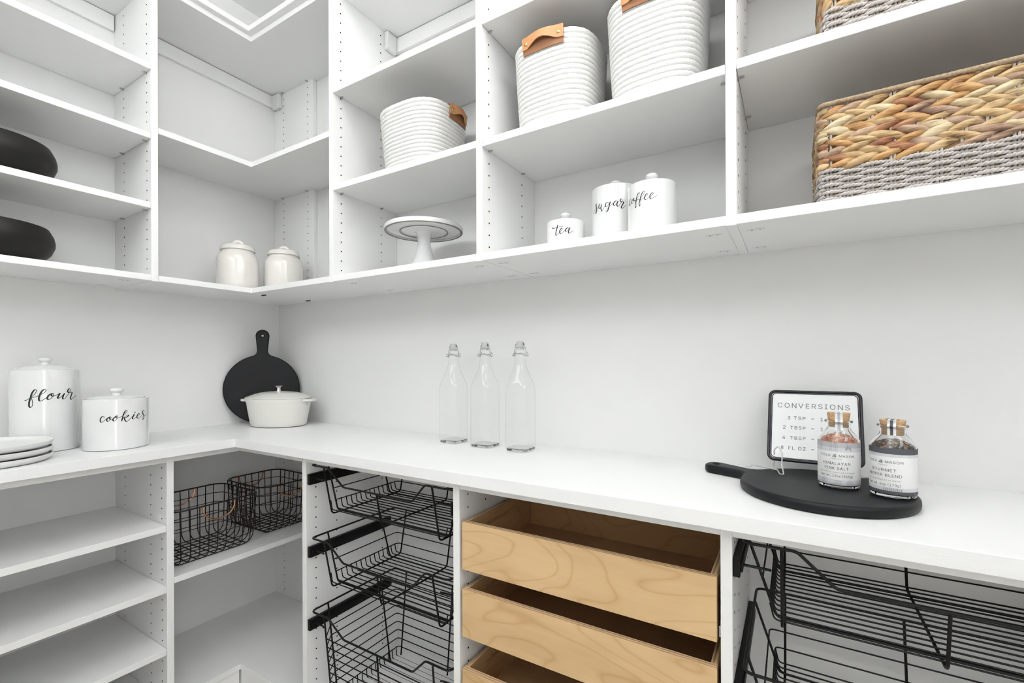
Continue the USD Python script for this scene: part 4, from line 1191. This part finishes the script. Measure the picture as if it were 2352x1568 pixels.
    for k in range(n):
        q = g.random()
        if q < .72:
            r = .0285 * math.sqrt(g.random()); z = .0965 - (r / .0285) ** 2.4 * .0085
        elif q < .93:
            r = .0300; z = .078 + .0085 * g.random()
        else:
            r = .0300; z = .007 + .003 * g.random()
        a = 2 * PI * g.random()
        if crystals:
            m = trimesh.convex.convex_hull(g.standard_normal((9, 3)) * np.array([1, .9, .8]))
            sc = (.0014 + .0010 * g.random())
        else:
            m = trimesh.creation.icosphere(1)
            m.vertices *= 1 + .07 * g.standard_normal((len(m.vertices), 1))
            sc = .0023 + .0005 * g.random()
        ext = np.abs(np.asarray(m.vertices)).max() * sc
        rr3 = min(r, .0312 - ext)
        v = np.asarray(m.vertices) * sc + np.array([rr3 * math.cos(a), rr3 * math.sin(a), z])
        groups[g.choice(len(fill_looks), p=([.34, .3, .2, .16] if crystals else [.46, .19, .15, .20]))].append((v, np.asarray(m.faces)))
    for lk, ms in zip(fill_looks, groups):
        part('grain', cat(*ms), lk, c, False if crystals else True, kind='stuff')
    return t
def arcs(a0, a1, ang, R=.0343):
    return ((a0 - ang) * R, (a1 - ang) * R)
A1 = -1.735
sl = lambda a, b: arcs(a, b, A1)
spice_jar('salt_jar', 'corked glass jar of pink salt with a pale grey label, on the black board', 2.1356, -.1965, A1,
          [('COLE', .0040, .0600, *sl(-2.59, -2.02), 'ink_soft', 0), ('&', .0052, .0594, *sl(-1.93, -1.74), 'ink_soft', .25), ('MASON', .0040, .0600, *sl(-1.63, -.905), 'ink_soft', 0),
           ('ENGLAND', .0015, .0556, *sl(-1.95, -1.52), 'ink_grey', 0), ('HIMALAYAN', .0052, .0448, *sl(-2.41, -1.11), 'ink_soft', 0), ('PINK SALT', .0052, .0358, *sl(-2.32, -1.20), 'ink_soft', 0),
           ('For flavor, color and crunch', .0026, .0298, *sl(-2.60, -.89), 'ink_grey', .45), ('Net wt. 13oz (368g)', .0044, .0222, *sl(-2.55, -.99), 'ink_soft', 0)],
          [(.0770, .0868, 'label_grey'), (.0695, .0770, 'label_pale_grey'), (.0108, .0172, 'label_pale_grey'), (.0072, .0108, 'label_grey')],
          'salt_filling', ['salt_crystal_a', 'salt_crystal_b', 'salt_crystal_c', 'salt_crystal_d'], 'pink_salt', 'coarse pink salt crystals filling the salt jar', 'salt', .1400, -1.62, 'label_grey', True)
A2 = -2.10
sl2 = lambda a, b: arcs(a, b, A2)
spice_jar('pepper_jar', 'corked glass jar of mixed peppercorns with a charcoal banded label, on the black board', 2.2133, -.2232, A2,
          [('COLE', .0040, .0610, *sl2(-2.92, -2.40), 'ink_soft', 0), ('&', .0052, .0604, *sl2(-2.32, -2.12), 'ink_soft', .25), ('MASON', .0040, .0610, *sl2(-2.03, -1.30), 'ink_soft', 0),
           ('ENGLAND', .0015, .0566, *sl2(-2.31, -1.93), 'ink_grey', 0), ('GOURMET', .0048, .0462, *sl2(-2.71, -1.59), 'ink_soft', 0), ('PEPPER BLEND', .0048, .0370, *sl2(-2.92, -1.36), 'ink_soft', 0),
           ('For a refined hit of flavor', .0026, .0298, *sl2(-2.88, -1.39), 'ink_grey', .45), ('Net wt. 6oz (170g)', .0044, .0212, *sl2(-2.90, -1.42), 'ink_soft', 0)],
          [(.0770, .0868, 'label_charcoal'), (.0716, .0770, 'label_pale_grey'), (.0128, .0190, 'label_pale_grey'), (.0072, .0128, 'label_charcoal')],
          'pepper_filling', ['peppercorn_a', 'peppercorn_b', 'peppercorn_c', 'peppercorn_d'], 'peppercorns', 'black, red and tan peppercorns filling the pepper jar', 'peppercorns', .1340, -1.79, 'label_charcoal', False)
